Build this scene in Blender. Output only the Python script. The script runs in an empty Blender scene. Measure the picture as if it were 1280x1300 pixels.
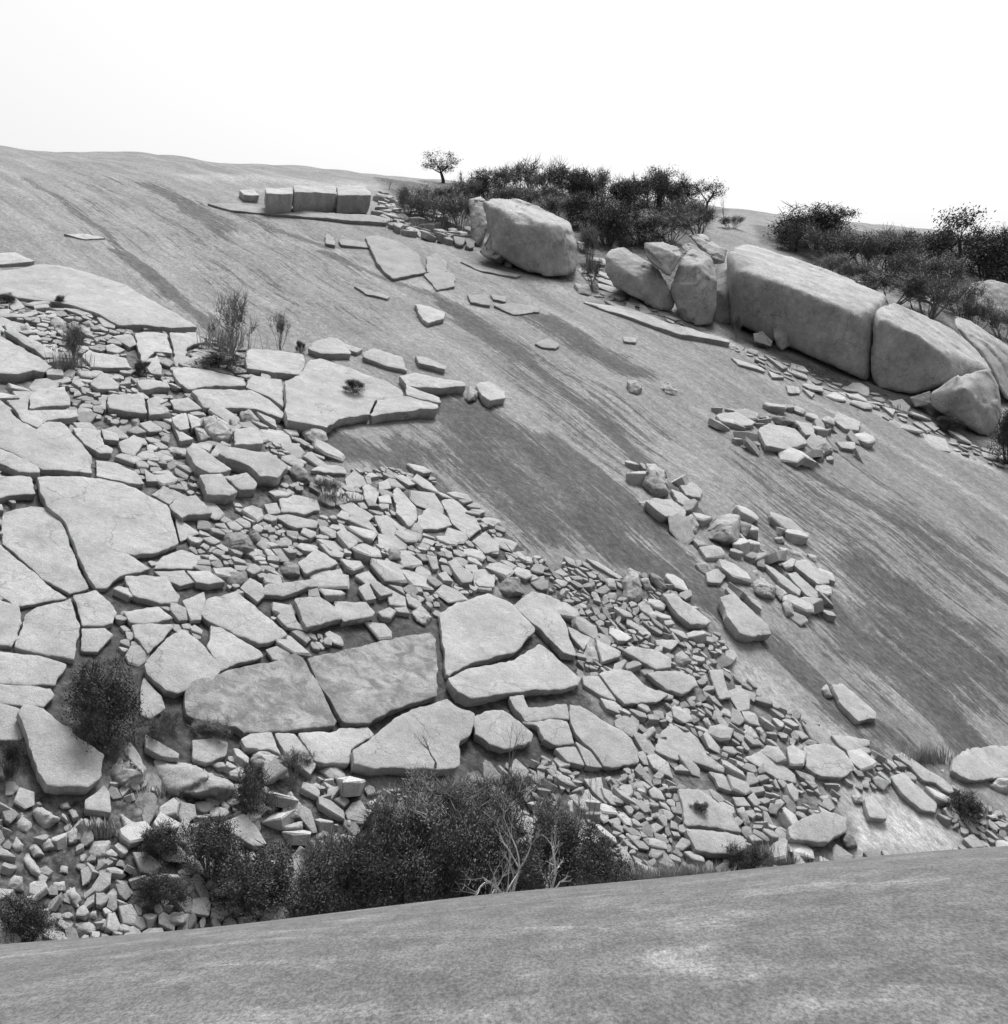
import bpy, bmesh, math, random
import numpy as np
from mathutils import Vector, Matrix, noise as mnoise
from mathutils.geometry import delaunay_2d_cdt

random.seed(7)
rng = np.random.default_rng(7)
C = bpy.context.scene.collection
sc = bpy.context.scene

# ---------------------------------------------------------------- camera
FPX = 1900.0
PITCH = math.radians(-1.507)
cam = bpy.data.cameras.new('camera')
cam.sensor_fit = 'HORIZONTAL'; cam.sensor_width = 36.0; cam.lens = 36.0*FPX/1280
cam.clip_start = 0.1; cam.clip_end = 3000
camo = bpy.data.objects.new('camera', cam); C.objects.link(camo)
camo.location = (0, 0, 0); camo.rotation_euler = (math.pi/2 + PITCH, 0, 0)
sc.camera = camo

# ---------------------------------------------------------------- light
SUN_EL, SUN_AZ, SUN_E, SKY_E, EXPO = 66.0, 20.0, 3.0, 0.15, 0.50    # azimuth: degrees right of straight ahead
w = bpy.data.worlds.new('World'); sc.world = w; w.use_nodes = True
nt = w.node_tree; nt.nodes.clear()
o_ = nt.nodes.new('ShaderNodeOutputWorld'); bg = nt.nodes.new('ShaderNodeBackground')
sky = nt.nodes.new('ShaderNodeTexSky'); bw = nt.nodes.new('ShaderNodeRGBToBW')
sky.sky_type = 'NISHITA'; sky.sun_disc = False
sky.sun_elevation = math.radians(SUN_EL); sky.sun_rotation = math.radians(SUN_AZ)
sky.air_density = 1.5; sky.dust_density = 6.0; sky.ozone_density = 1.0
nt.links.new(sky.outputs[0], bw.inputs[0]); nt.links.new(bw.outputs[0], bg.inputs[0])
bg.inputs[1].default_value = SKY_E
nt.links.new(bg.outputs[0], o_.inputs[0])
sl = bpy.data.lights.new('sun', 'SUN'); sl.energy = SUN_E; sl.angle = math.radians(22); sl.color = (1, 1, 1)
so = bpy.data.objects.new('sun', sl); C.objects.link(so)
az = math.radians(SUN_AZ); el = math.radians(SUN_EL)
sd = Vector((math.sin(az)*math.cos(el), math.cos(az)*math.cos(el), math.sin(el)))
so.rotation_euler = sd.to_track_quat('Z', 'Y').to_euler()
sc.view_settings.view_transform = 'Standard'; sc.view_settings.look = 'None'
sc.view_settings.exposure = EXPO; sc.view_settings.gamma = 1.0

# ---------------------------------------------------------------- terrain function
HX, HY = -.62, .785
_ss = np.linspace(-400, 800, 24001)
_gp = np.where(_ss < 30, .70, .70 + (.36-.70)*(_ss-30)/(95-30))
_gp = np.where(_ss < -12, .70*np.exp((_ss+12)/12), _gp)
_gp = np.maximum(_gp, -.5)
_g = np.cumsum(_gp)*(_ss[1]-_ss[0]); _g -= np.interp(38, _ss, _g); _g += -8.7

def surf(x, y):
    x = np.asarray(x, float); y = np.asarray(y, float)
    s = HX*x + HY*y; t = -HY*(-x) + (-HX)*y
    z = np.interp(s, _ss, _g)
    wgt = np.clip((s-40)/40, 0, 1); wgt = wgt*wgt*(3-2*wgt)
    z = z + wgt*np.interp(t, [20, 39, 59, 84, 125, 168, 240], [-2.6, -2.0, -.5, .9, 2.5, 4.1, 5.4])
    z = z + .14*np.sin(x*.31+y*.17+1.3) + .10*np.sin(t*.45+.6*np.sin(s*.11)) + .07*np.sin(x*.7-y*.52+2) + .035*np.sin(t*1.3+.5*np.sin(s*.3))
    return z

def fore(x, y):
    x = np.asarray(x, float); y = np.asarray(y, float)
    k = .0067
    z = -3 - k*y*y + .10*x - .0006*x*x
    return z + .03*np.sin(x*.5+y*.3) + .02*np.sin(x*.9-y*.23+1)

CP, SP = math.cos(PITCH), math.sin(PITCH)
def rays(px):
    px = np.asarray(px, float).reshape(-1, 2)
    x = (px[:, 0]-640)/FPX; y = -(px[:, 1]-650)/FPX
    return np.stack([x, CP - y*SP, SP + y*CP], 1)
_Y = np.geomspace(26, 420, 700)
def hit(px, off=0.0):
    d = rays(px); r = d[:, [0, 2]]/d[:, 1:2]
    X = r[:, 0:1]*_Y[None]; Z = r[:, 1:2]*_Y[None]
    f = surf(X, np.broadcast_to(_Y[None], X.shape)) + off - Z
    m = f >= 0
    idx = np.where(m.any(1), m.argmax(1), np.abs(f[:, :]).argmin(1)); idx = np.maximum(idx, 1)
    lo = _Y[idx-1].copy(); hi = _Y[idx].copy()
    for _ in range(14):
        mid = (lo+hi)/2; g = surf(r[:, 0]*mid, mid)+off-r[:, 1]*mid >= 0
        hi = np.where(g, mid, hi); lo = np.where(g, lo, mid)
    Y = hi
    return np.stack([r[:, 0]*Y, Y, r[:, 1]*Y], 1)
def at(px, py, Y):
    d = rays([(px, py)])[0]; return Vector(d/d[1]*Y)
def proj(p):
    p = np.asarray(p, float).reshape(-1, 3)
    yy = p[:, 1]*CP + p[:, 2]*SP; zz = -p[:, 1]*SP + p[:, 2]*CP
    return np.stack([640+FPX*p[:, 0]/yy, 650-FPX*zz/yy], 1)

def inpoly(P, poly):
    x, y = P[:, 0], P[:, 1]; r = np.zeros(len(P), bool)
    n = len(poly); j = n-1
    for i in range(n):
        xi, yi = poly[i]; xj, yj = poly[j]
        if yi != yj:
            r ^= ((yi > y) != (yj > y)) & (x < (xj-xi)*(y-yi)/(yj-yi)+xi)
        j = i
    return r
def segdist(P, a, b):
    a = np.asarray(a); b = np.asarray(b); d = b-a
    u = np.clip(((P-a)@d)/max(d@d, 1e-9), 0, 1)
    return np.linalg.norm(P-(a+u[:, None]*d), axis=1)

# ---------------------------------------------------------------- materials
class M:
    def __init__(s, name, rough=.9):
        s.m = bpy.data.materials.new(name); s.m.use_nodes = True; s.t = s.m.node_tree
        s.b = s.t.nodes['Principled BSDF']; s.b.inputs['Roughness'].default_value = rough
        s.b.inputs['Specular IOR Level'].default_value = .25
    def n(s, k, **kw):
        q = s.t.nodes.new('ShaderNode'+k)
        for a, v in kw.items(): setattr(q, a, v)
        return q
    def l(s, a, b): s.t.links.new(a, b)
    def pos(s): return s.n('NewGeometry').outputs['Position']
    def mapping(s, vec, scale, rot=(0, 0, 0)):
        q = s.n('Mapping'); q.inputs['Scale'].default_value = scale; q.inputs['Rotation'].default_value = rot
        s.l(vec, q.inputs['Vector']); return q.outputs[0]
    def noise(s, vec, scale, detail=4, rough=.55, dist=0):
        q = s.n('TexNoise'); q.inputs['Scale'].default_value = scale; q.inputs['Detail'].default_value = detail
        q.inputs['Roughness'].default_value = rough; q.inputs['Distortion'].default_value = dist
        s.l(vec, q.inputs['Vector']); return q.outputs['Fac']
    def ramp(s, f, stops):
        q = s.n('ValToRGB'); cr = q.color_ramp
        while len(cr.elements) < len(stops): cr.elements.new(.5)
        for e, (p, v) in zip(cr.elements, stops): e.position = p; e.color = (v, v, v, 1)
        s.l(f, q.inputs[0]); return q.outputs[0]
    def math(s, op, a, b=None, clamp=False):
        q = s.n('Math', operation=op); q.use_clamp = clamp
        for i, v in enumerate((a, b)):
            if v is None: continue
            if isinstance(v, (int, float)): q.inputs[i].default_value = v
            else: s.l(v, q.inputs[i])
        return q.outputs[0]
    def mix(s, f, a, b):
        q = s.n('Mix', data_type='FLOAT')
        for i, v in zip((0, 2, 3), (f, a, b)):
            if isinstance(v, (int, float)): q.inputs[i].default_value = v
            else: s.l(v, q.inputs[i])
        return q.outputs[0]
    def bump(s, h, strength=.5, dist=.05):
        q = s.n('Bump'); q.inputs['Strength'].default_value = strength; q.inputs['Distance'].default_value = dist
        s.l(h, q.inputs['Height']); s.l(q.outputs[0], s.b.inputs['Normal'])
    def out(s, col):
        s.l(col, s.b.inputs['Base Color']); return s.m

def granite(name, base, mott=.5, spot=.12, var=.12, crack=.8, sp0=.54):
    m = M(name); p = m.pos()
    n1 = m.noise(p, .7, 6, .7); n2 = m.noise(p, 3.5, 7, .8); n3 = m.noise(p, 20, 3, .8)
    v = m.math('MULTIPLY', m.ramp(n1, [(.3, 1-mott*.35), (.7, 1+mott*.12)]), base)
    v = m.math('MULTIPLY', v, m.ramp(n2, [(.3, .80), (.7, 1.12)]))
    v = m.math('MULTIPLY', v, m.ramp(n3, [(.3, .72), (.7, 1.2)]))
    # dark lichen / mineral stains
    n4 = m.noise(p, 1.6, 8, .75, .5)
    v = m.mix(m.math('MULTIPLY', m.ramp(n4, [(sp0, 0), (sp0+.14, 1)]), spot*2), v, base*.35)
    # hairline cracks filled with dirt
    wv = m.n('VectorMath', operation='ADD'); dn = m.n('TexNoise'); dn.inputs['Scale'].default_value = 1.3; dn.inputs['Detail'].default_value = 5
    m.l(p, dn.inputs['Vector']); m.l(dn.outputs['Color'], wv.inputs[0]); m.l(p, wv.inputs[1])
    vo = m.n('TexVoronoi', feature='DISTANCE_TO_EDGE'); vo.inputs['Scale'].default_value = .42; m.l(wv.outputs[0], vo.inputs['Vector'])
    ck = m.math('MULTIPLY', m.ramp(vo.outputs['Distance'], [(.0, 1), (.012, 0)]), m.ramp(m.noise(p, .5, 2, .5), [(.48, 0), (.56, 1)]))
    v = m.mix(m.math('MULTIPLY', ck, crack), v, .05)
    rnd = m.math('ADD', m.math('MULTIPLY', m.n('ObjectInfo').outputs['Random'], .5), m.math('MULTIPLY', m.n('NewGeometry').outputs['Random Per Island'], .5))
    v = m.math('MULTIPLY', v, m.math('ADD', m.math('MULTIPLY', rnd, var*2), 1-var))
    h = m.math('ADD', m.math('MULTIPLY', n2, .7), m.math('MULTIPLY', n3, .25))
    m.bump(h, .7, .14)
    return m.out(v)
MAT_SLAB = granite('pale_granite', .365, .8, .22, .12, .5)
MAT_MOTT = granite('mottled_granite', .32, 1.3, .42, .05, .4, .45)
MAT_GREY = granite('grey_granite', .36, .6, .2)
MAT_DARK = granite('weathered_granite', .22, .6, .2)
MAT_RUB = granite('rubble_granite', .38, .7, .15, .42, 0)
MAT_FLAT = granite('slope_granite', .27, .7, .2, .08, .3)
MAT_BLD = granite('boulder_granite', .37, 1.2, .3, .04, .6)

def terrain_mat():
    m = M('weathered_hillside'); p = m.pos()
    ang = math.atan2(HY, HX)                       # rotate so X runs down the slope
    rp = m.mapping(p, (1, 1, 1), (0, 0, -ang))
    st = m.mapping(rp, (.05, .7, .05)); st2 = m.mapping(rp, (.11, 1.6, .11)); st3 = m.mapping(rp, (.22, 5.5, .22))
    s1 = m.noise(st, 1.0, 6, .65, .3); s2 = m.noise(st2, 1.0, 5, .7, .35); s3 = m.noise(st3, 1.0, 4, .7, .3)
    gp = m.mapping(rp, (.55, 1.1, .55)); n1 = m.noise(p, .35, 4, .6); n2 = m.noise(gp, 3.0, 8, .9); n3 = m.noise(m.mapping(rp, (.6, 1, .6)), 7, 4, .85); n6 = m.noise(p, 3.0, 6, .75); n5 = m.noise(gp, .9, 7, .85, .4)
    att = lambda n: (lambda q: q.outputs['Fac'])(m.n('Attribute', attribute_name=n))
    stain = att('stain')
    base = m.math('MULTIPLY', m.ramp(s1, [(.36, .138), (.5, .168), (.64, .195)]), m.ramp(n1, [(.3, .88), (.7, 1.1)]))
    base = m.math('MULTIPLY', base, m.ramp(s2, [(.36, .86), (.5, 1), (.66, 1.07)]))
    base = m.math('MULTIPLY', base, m.ramp(s3, [(.36, .95), (.64, 1.05)]))
    base = m.math('MULTIPLY', base, m.ramp(n5, [(.34, .82), (.5, 1.0), (.66, 1.15)]))
    base = m.math('MULTIPLY', base, m.ramp(n6, [(.34, .80), (.66, 1.2)]))
    base = m.mix(m.ramp(n6, [(.64, 0), (.72, .6)]), base, .07)
    sn = m.math('ADD', m.math('MULTIPLY', m.ramp(s2, [(.38, 1), (.62, 0)]), .42), m.math('ADD', m.math('MULTIPLY', m.ramp(s3, [(.38, 1), (.62, 0)]), .33), m.math('MULTIPLY', m.ramp(n2, [(.38, 1), (.62, 0)]), .25)))
    f = m.math('MULTIPLY', m.ramp(m.math('ADD', m.math('MULTIPLY', stain, .55), m.math('MULTIPLY', sn, .62)), [(.50, 0), (.60, .8), (.85, 1)]), m.ramp(stain, [(.0, 0), (.25, .92)]))
    v = m.mix(f, base, m.ramp(n2, [(.4, .028), (.62, .07)]))
    pale = m.math('MULTIPLY', att('pale'), m.ramp(n2, [(.35, .4), (.6, 1)]), clamp=True)
    v = m.mix(pale, v, .42)
    v = m.math('MULTIPLY', v, m.ramp(n2, [(.35, .70), (.65, 1.28)]))
    v = m.math('MULTIPLY', v, m.ramp(n3, [(.34, .68), (.66, 1.32)]))
    soil_shade = m.math('MULTIPLY', att('soil_shade'), m.ramp(n6, [(.3, 1.5), (.65, .6)]), clamp=True)
    v = m.mix(soil_shade, v, m.ramp(n6, [(.35, .015), (.7, .09)]))  # dark soil, and between the slabs the painted-in shade of deep cracks
    h = m.math('ADD', m.math('MULTIPLY', n6, .7), m.math('ADD', m.math('MULTIPLY', n3, .35), m.math('ADD', m.math('MULTIPLY', s2, .15), m.math('MULTIPLY', m.ramp(n5, [(.54, 0), (.555, 1)]), .35))))
    m.bump(h, .5, .10)
    return m.out(v)

def fore_mat():
    m = M('lichened_granite'); p = m.pos()
    a = m.mapping(p, (.62, .75, .5), (0, 0, math.radians(10)))
    n1 = m.noise(a, 1.0, 8, .72, .6); gp = m.mapping(p, (1, .3, .5)); n2 = m.noise(gp, 3.2, 8, .85); n3 = m.noise(gp, 34, 3, .85); n4 = m.noise(p, .55, 6, .7, .5)
    v = m.ramp(n1, [(.30, .082), (.49, .096), (.56, .112), (.68, .18)])
    v = m.math('MULTIPLY', v, m.ramp(n4, [(.36, .84), (.5, 1.0), (.64, 1.12)]))
    v = m.math('MULTIPLY', v, m.ramp(n2, [(.34, .66), (.66, 1.34)]))
    v = m.math('MULTIPLY', v, m.ramp(n3, [(.36, .5), (.64, 1.5)]))
    m.bump(m.math('ADD', m.math('MULTIPLY', n2, .7), m.math('MULTIPLY', n3, .3)), .6, .05)
    return m.out(v)
def plain(name, v, var=.25, translucent=False):
    m = M(name, .8); r = m.n('ObjectInfo').outputs['Random']
    n = m.noise(m.pos(), 3.0, 3, .7)
    q = m.math('MULTIPLY', m.ramp(n, [(.3, v*(1-var)), (.7, v*(1+var))]), m.math('ADD', m.math('MULTIPLY', r, .5), .75))
    return m.out(q)
MAT_LEAF = plain('dark_foliage', .07, .5); MAT_LEAF2 = plain('grey_foliage', .12, .4)
MAT_TWIG = plain('grey_twigs', .17); MAT_PALE = plain('bleached_wood', .5); MAT_BARK = plain('dark_bark', .06)
MAT_GRASS = plain('dry_grass', .30, .4)

# ---------------------------------------------------------------- helpers
def link(name, me, mat, parent=None, smooth=True):
    if smooth:
        me.polygons.foreach_set('use_smooth', [True]*len(me.polygons))
    if mat and not me.materials: me.materials.append(mat)
    o = bpy.data.objects.new(name, me); C.objects.link(o); o.parent = parent
    return o
def mesh_np(name, V, Fc):
    me = bpy.data.meshes.new(name); me.from_pydata([tuple(v) for v in V], [], Fc); me.update(); return me
def tag(o, label, cat, group=None, kind=None):
    if kind: o['kind'] = kind
    if label: o['label'] = label
    if cat: o['category'] = cat
    if group: o['group'] = group

# ---------------------------------------------------------------- traced outlines
Z = {'a': (0, 180, 3.0476), 'b': (400, 180, 3.0476), 'c': (740, 180, 2.370), 'd': (0, 360, 3.7647), 'e': (320, 400, 3.7647),
     'f': (640, 440, 3.7647), 'g': (0, 600, 3.7647), 'h': (300, 640, 3.7647), 'i': (600, 640, 3.7647), 'j': (860, 640, 3.0476),
     'k': (0, 840, 3.4206), 'l': (300, 880, 3.3684), 'm': (620, 860, 3.7647), 'n': (900, 860, 3.3684), 'p': (0, 0, 1.0)}
def topx(k, pts):
    ox, oy, s = Z[k]; return [(ox+x/s, oy+y/s) for x, y in pts]

# (zoom key, kind, thickness m, outline, label, landmark phrase)   kind: s slab, m mottled slab, r block, d dark block
S = []
def q(k, kind, th, pts, label=None, lm=None): S.append((topx(k, pts), kind, th, label, lm))
# --- the great paving slabs, lower left
q('g','s',.5,[(165,40),(330,30),(480,38),(560,55),(650,90),(720,125),(800,160),(830,215),(858,335),(800,355),(740,378),(650,388),(570,380),(640,400),(730,450),(600,480),(560,500),(520,540),(455,545),(420,500),(385,420),(350,350),(320,270),(290,220),(230,170),(190,110)],'largest pale slab at left, a dark notch of moss near its middle','notched great slab')
q('g','s',.3,[(10,190),(150,158),(215,170),(290,235),(335,330),(370,430),(430,545),(330,575),(200,495),(120,430),(60,370),(5,320)],'long pale slab at the left edge beside a curved black crack','crack-side slab')
q('g','s',.35,[(-30,330),(5,345),(100,420),(190,500),(325,590),(160,620),(75,635),(5,590),(-30,570)],'wedge of pale slab below the curved crack, tapering to the right','tapering wedge slab')
q('d','s',.55,[(-30,915),(150,912),(170,1000),(80,1002),(-30,1035)],'squarish slab on the left edge above a shadowed ledge','left-edge square slab')
q('g','s',.3,[(-40,610),(0,610),(95,640),(108,720),(60,830),(-40,810)],'cut-off slab at the left edge beside a zigzag crack','zigzag-crack slab')
q('g','s',.4,[(115,670),(150,650),(340,600),(370,690),(382,780),(360,895),(230,870),(70,830),(100,740)],'smooth four-sided pale slab between two black cracks at left','smooth four-sided slab')
q('g','s',.35,[(345,590),(460,560),(510,590),(560,670),(545,720),(500,735),(390,740),(370,650)],'pale slab just right of the smooth four-sided slab','neighbour slab')
q('g','s',.35,[(390,745),(500,740),(540,770),(470,850),(390,840)])
q('g','s',.35,[(-30,845),(60,850),(200,870),(320,910),(265,1010),(140,1020),(-30,1010)],'broad pale slab at the left edge above the dark round shrub','slab above the round shrub')
q('k','s',.35,[(-20,95),(110,105),(220,120),(240,150),(190,200),(100,200),(-20,175)],'rounded pale slab at the left edge behind the teardrop slab','rounded edge slab')
q('k','s',.3,[(-20,180),(90,205),(85,250),(100,340),(-20,345)])
q('g','s',.4,[(600,500),(700,490),(800,500),(860,590),(850,620),(770,630),(630,590),(610,540)],'pale lobe-shaped slab above the split slab','lobe-shaped slab')
q('g','s',.3,[(590,670),(760,640),(830,700),(700,725),(620,720)])
q('g','s',.3,[(630,730),(830,720),(835,740),(710,870),(640,790)])
q('g','s',.5,[(690,920),(710,880),(830,755),(870,745),(960,800),(1060,935),(1010,1000),(880,1045),(850,1065),(790,1055),(700,970)],'six-sided pale slab outlined by deep black cracks','six-sided slab')
q('g','s',.4,[(1005,725),(1060,740),(1240,840),(1260,870),(1180,900),(1050,950),(990,830)],'three-cornered pale slab right of the six-sided slab','three-cornered slab')
q('g','s',.4,[(960,680),(990,610),(1130,575),(1235,660),(1370,770),(1379,790),(1240,822),(1100,760),(1000,715)],'long pale slab running down to the right above the mottled slabs','long diagonal slab')
q('g','s',.4,[(870,610),(975,565),(985,615),(960,700),(910,705)])
q('g','s',.5,[(890,465),(1000,470),(1080,520),(1000,535),(940,520)])
q('g','s',.6,[(810,160),(850,120),(940,110),(1020,195),(905,200),(870,220)],'thick pale block with a grey front face at the great slab\'s corner','thick corner block')
q('g','s',.2,[(830,200),(880,240),(960,290),(860,330)])
q('g','s',.25,[(730,450),(770,390),(870,360),(960,400),(960,450),(880,460)])
q('g','s',.3,[(730,470),(880,470),(940,530),(860,545),(770,500)])
q('g','s',.3,[(690,975),(780,1060),(790,1120),(720,1170),(670,1150),(670,1020)])
q('p','m',.55,[(233,875),(240,868),(290,850),(375,832),(385,838),(400,862),(428,915),(425,922),(310,930),(300,925),(250,912),(235,905)],'large slab blotched with grey lichen, left of the two mottled ones','left mottled slab')
q('p','m',.55,[(388,834),(420,824),(500,808),(546,800),(554,810),(557,850),(556,885),(520,893),(470,920),(435,919),(420,893),(402,862)],'large slab stained dark grey at its top, right of the two mottled ones','right mottled slab')
q('p','s',.5,[(557,780),(580,765),(620,756),(650,768),(682,800),(655,828),(600,843),(567,855),(562,815)],'domed pale slab at the centre with a smooth swollen top','domed slab')
q('p','s',.65,[(567,862),(600,850),(650,835),(685,813),(738,858),(735,868),(660,880),(600,893),(580,885)],'wide pale slab with a thick shadowed front edge below the domed slab','wide thick-edged slab')
q('i','s',.45,[(190,480),(280,410),(380,440),(440,560),(500,730),(430,720),(330,610)],'long tapering pale slab leaning right of the domed slab','tapering slab')
q('l','s',.9,[(495,240),(590,170),(700,85),(790,50),(900,15),(945,55),(1020,80),(1015,130),(1000,170),(960,200),(965,310),(860,325),(600,320),(500,300)],'broadest pale slab above the bottom thicket, with a thick grey front face','thick-fronted slab')
q('l','s',.5,[(440,140),(560,130),(590,165),(495,235),(480,305),(350,300),(330,290),(260,175),(420,160)],'pale slab tucked between the mottled slabs and the thick-fronted slab','tucked slab')
q('l','s',.5,[(165,170),(250,165),(345,295),(320,350),(240,290),(215,280)],'narrow pale slab below the left mottled slab','narrow slab')
q('l','s',.5,[(20,200),(60,175),(150,170),(165,200),(195,270),(140,245),(40,235)],'rounded pale slab end below the left mottled slab','rounded slab end')
q('l','r',1.4,[(40,280),(80,245),(140,250),(215,290),(225,360),(180,390),(60,330)],'smooth domed rock beside the small dark shrub','smooth domed rock')
q('l','r',1.2,[(330,330),(370,300),(440,305),(475,345),(470,390),(400,390),(340,360)],'oval grey rock wedged under the tucked slab','oval rock')
q('l','s',.6,[(1015,120),(1060,85),(1140,80),(1180,100),(1270,180),(1265,215),(1150,235),(1080,225),(1020,180)],'pale rounded slab right of the thick-fronted slab, behind bare twigs','twig-fronted slab')
q('m','s',.5,[(160,210),(320,190),(380,205),(400,270),(410,320),(320,330),(260,300),(230,230)],'left piece of the rounded slab cracked into five','cracked round slab')
q('m','s',.5,[(100,90),(170,85),(190,145),(375,125),(385,200),(300,195),(180,215),(130,160)],'upper left piece of the cracked round slab')
q('m','s',.5,[(385,125),(440,130),(540,200),(640,250),(690,290),(715,340),(720,390),(600,425),(550,420),(500,350),(420,270),(390,220)],'largest right-hand piece of the cracked round slab')
q('m','s',.5,[(320,335),(415,325),(460,415),(380,400)],'lowest small piece of the cracked round slab')
q('m','s',.5,[(415,300),(490,350),(545,425),(470,418)],'narrow middle strip of the cracked round slab')
q('m','s',.4,[(790,345),(820,260),(850,220),(940,225),(1010,290),(1050,370),(1130,430),(1120,445),(1000,410),(880,385)],'pale slab with a long pointed right end in the lower rubble','pointed slab')
q('m','s',.3,[(755,370),(800,360),(860,400),(890,480),(790,430)])
q('m','s',.4,[(910,540),(1000,530),(1060,570),(1170,660),(1215,745),(1060,715),(940,710)],'upper half of the split slab, a grass tuft growing on it','upper split slab')
q('m','s',.6,[(940,722),(1060,722),(1220,757),(1240,810),(1180,850),(990,825)],'lower half of the split slab near the foreground ridge','lower split slab')
q('n','s',.5,[(400,290),(450,280),(540,290),(590,320),(630,390),(570,430),(480,420),(420,380)],'tilted pale slab with a raised dark lower edge, lower right','tilted slab')
q('n','s',.7,[(340,640),(420,590),(500,570),(590,600),(590,650),(520,705),(350,690)],'pale table-like slab propped over deep shadow at lower right','propped table slab')
q('n','s',.5,[(665,520),(700,500),(770,590),(765,610),(690,600)],'rounded grey tongue of rock right of the propped table slab','grey tongue')
q('n','s',.35,[(790,330),(830,320),(1010,430),(1000,450),(920,440),(860,380)],'upper of two parallel long pale slabs at the lower right','upper parallel slab')
q('n','s',.35,[(780,430),(830,400),(975,540),(970,580),(910,570),(830,500)],'lower of two parallel long pale slabs at the lower right','lower parallel slab')
q('n','s',.5,[(520,30),(570,20),(715,145),(715,175),(640,185),(560,110)],'lone long pale block lying on the dark streaked slope','lone long block')
q('n','r',.8,[(480,50),(505,30),(530,85),(495,92)])
q('n','r',2.2,[(1180,470),(1230,410),(1300,420),(1320,520),(1200,510)],'pale rounded boulder at the right edge above the ridge','right-edge boulder')
q('n','s',.2,[(150,340),(230,300),(370,420),(380,460),(290,440)])
q('n','d',1.0,[(560,690),(600,655),(640,730),(580,735)],'small dark boulder under the propped table slab','small dark boulder')
q('n','r',.8,[(610,505),(650,500),(660,540),(615,545)])
q('n','s',.5,[(1040,340),(1150,290),(1320,265),(1320,400),(1180,440),(1120,440),(1040,400)],'broad grey slab at the right edge behind the rounded boulder','broad right-edge slab')
# --- right of the chute foot
q('i','r',.9,[(515,730),(575,638),(610,790),(560,770)],'upright shark-fin fragment right of the tapering slab','shark-fin fragment')
q('i','s',.4,[(590,650),(710,705),(700,730),(620,755),(600,700)])
q('i','s',.35,[(455,585),(570,632),(530,690),(480,640)])
q('i','s',.4,[(605,810),(700,790),(760,800),(830,870),(940,910),(860,950),(730,955),(670,900)],'wide pale plate below the shark-fin fragment','wide plate')
q('i','s',.45,[(830,810),(880,800),(1000,800),(1060,830),(1080,880),(1000,910),(930,890)],'pale plate with a thick dark lip right of the wide plate','dark-lipped plate')
q('i','s',.4,[(720,700),(760,680),(880,700),(955,740),(950,780),(880,795),(800,750)],'cracked pale plate above the dark-lipped plate','cracked plate')
q('i','s',.3,[(520,820),(600,820),(690,940),(610,910),(530,860)])
q('i','s',.3,[(610,930),(680,945),(720,980),(700,1000),(640,980)])
q('i','r',.6,[(970,720),(1000,700),(1050,750),(1000,785),(965,760)])
q('i','s',.55,[(910,440),(960,430),(1050,490),(1140,560),(1120,580),(1040,575),(980,530)],'thick pale block with a sloping front at the chute foot','sloping-front block')
q('i','r',1.0,[(785,480),(830,450),(885,540),(870,575),(800,520)],'leaning oval block below the two-faced fin','leaning oval block')
q('i','r',1.2,[(715,380),(750,310),(800,330),(815,440),(780,490),(720,470)],'two-faced upright fin at the chute foot','two-faced fin')
q('i','d',.8,[(845,330),(890,345),(940,400),(905,430),(860,380)])
q('i','r',.7,[(800,360),(840,350),(855,410),(820,420)])
q('i','s',.15,[(540,265),(600,280),(720,350),(700,360),(590,300)],'thin pale sliver lying across the foot of the dark chute','thin sliver')
q('i','d',.9,[(120,400),(150,350),(220,350),(250,430),(170,455),(130,430)],'round grey rock above the tapering slab','round grey rock')
q('i','s',.4,[(0,310),(60,310),(100,360),(95,410),(10,400)])
q('i','s',.3,[(735,540),(850,610),(855,630),(740,570)])
q('i','r',.6,[(630,360),(680,355),(690,410),(640,415)])
q('i','r',.6,[(640,425),(685,425),(685,465),(640,468)])
q('i','s',.3,[(870,650),(960,650),(990,660),(950,700),(880,680)])
q('i','s',.35,[(1130,790),(1200,780),(1210,850),(1240,920),(1180,930),(1150,860)])
q('i','s',.3,[(0,180),(60,130),(90,160),(130,190),(125,230),(60,240)],'last pale plate at the edge of the dark chute','chute-edge plate')
q('j','s',.9,[(165,360),(220,350),(290,410),(350,470),(365,505),(300,510),(240,500),(190,430)],'big pale block with a grey front, alone at the rubble\'s upper edge','big lone block')
q('j','r',.5,[(70,230),(110,225),(140,260),(110,280),(80,262)])
q('j','s',.4,[(110,260),(160,245),(190,275),(170,300),(120,295)])
q('j','r',1.2,[(290,310),(320,280),(380,320),(375,365),(330,370),(295,345)],'rounded boulder at the left of the log-like blocks','rounded boulder')
q('j','s',.5,[(420,265),(460,260),(550,345),(545,370),(500,350)],'lower of the log-like blocks fallen on the streaked slope','lower log-like block')
q('j','s',.5,[(430,220),(500,215),(590,290),(590,310),(540,310)],'upper of the log-like blocks fallen on the streaked slope','upper log-like block')
q('j','s',.35,[(330,230),(370,245),(480,335),(470,355),(400,310)])
q('j','r',.8,[(380,310),(430,345),(400,385),(375,350)])
q('j','r',.8,[(405,385),(430,360),(455,430),(415,440)])
q('j','r',.8,[(430,360),(490,380),(465,418),(440,395)])
q('j','r',2.6,[(80,130),(150,55),(200,40),(240,50),(235,150),(190,165),(110,150)],'largest faceted boulder in the string of fallen rocks on the slope','faceted boulder')
q('j','d',1.2,[(235,60),(290,80),(270,140),(235,130)])
for P_ in ([(300,150),(340,160),(350,195),(320,190)],[(355,195),(385,200),(400,235),(365,225)],[(500,190),(540,200),(545,235),(510,220)],[(375,130),(410,125),(415,150),(385,155)],[(390,165),(430,170),(430,200),(400,200)],[(440,180),(480,185),(490,215),(450,215)],[(285,255),(310,255),(315,280),(290,280)]): q('j','r',.6,P_)
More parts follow.
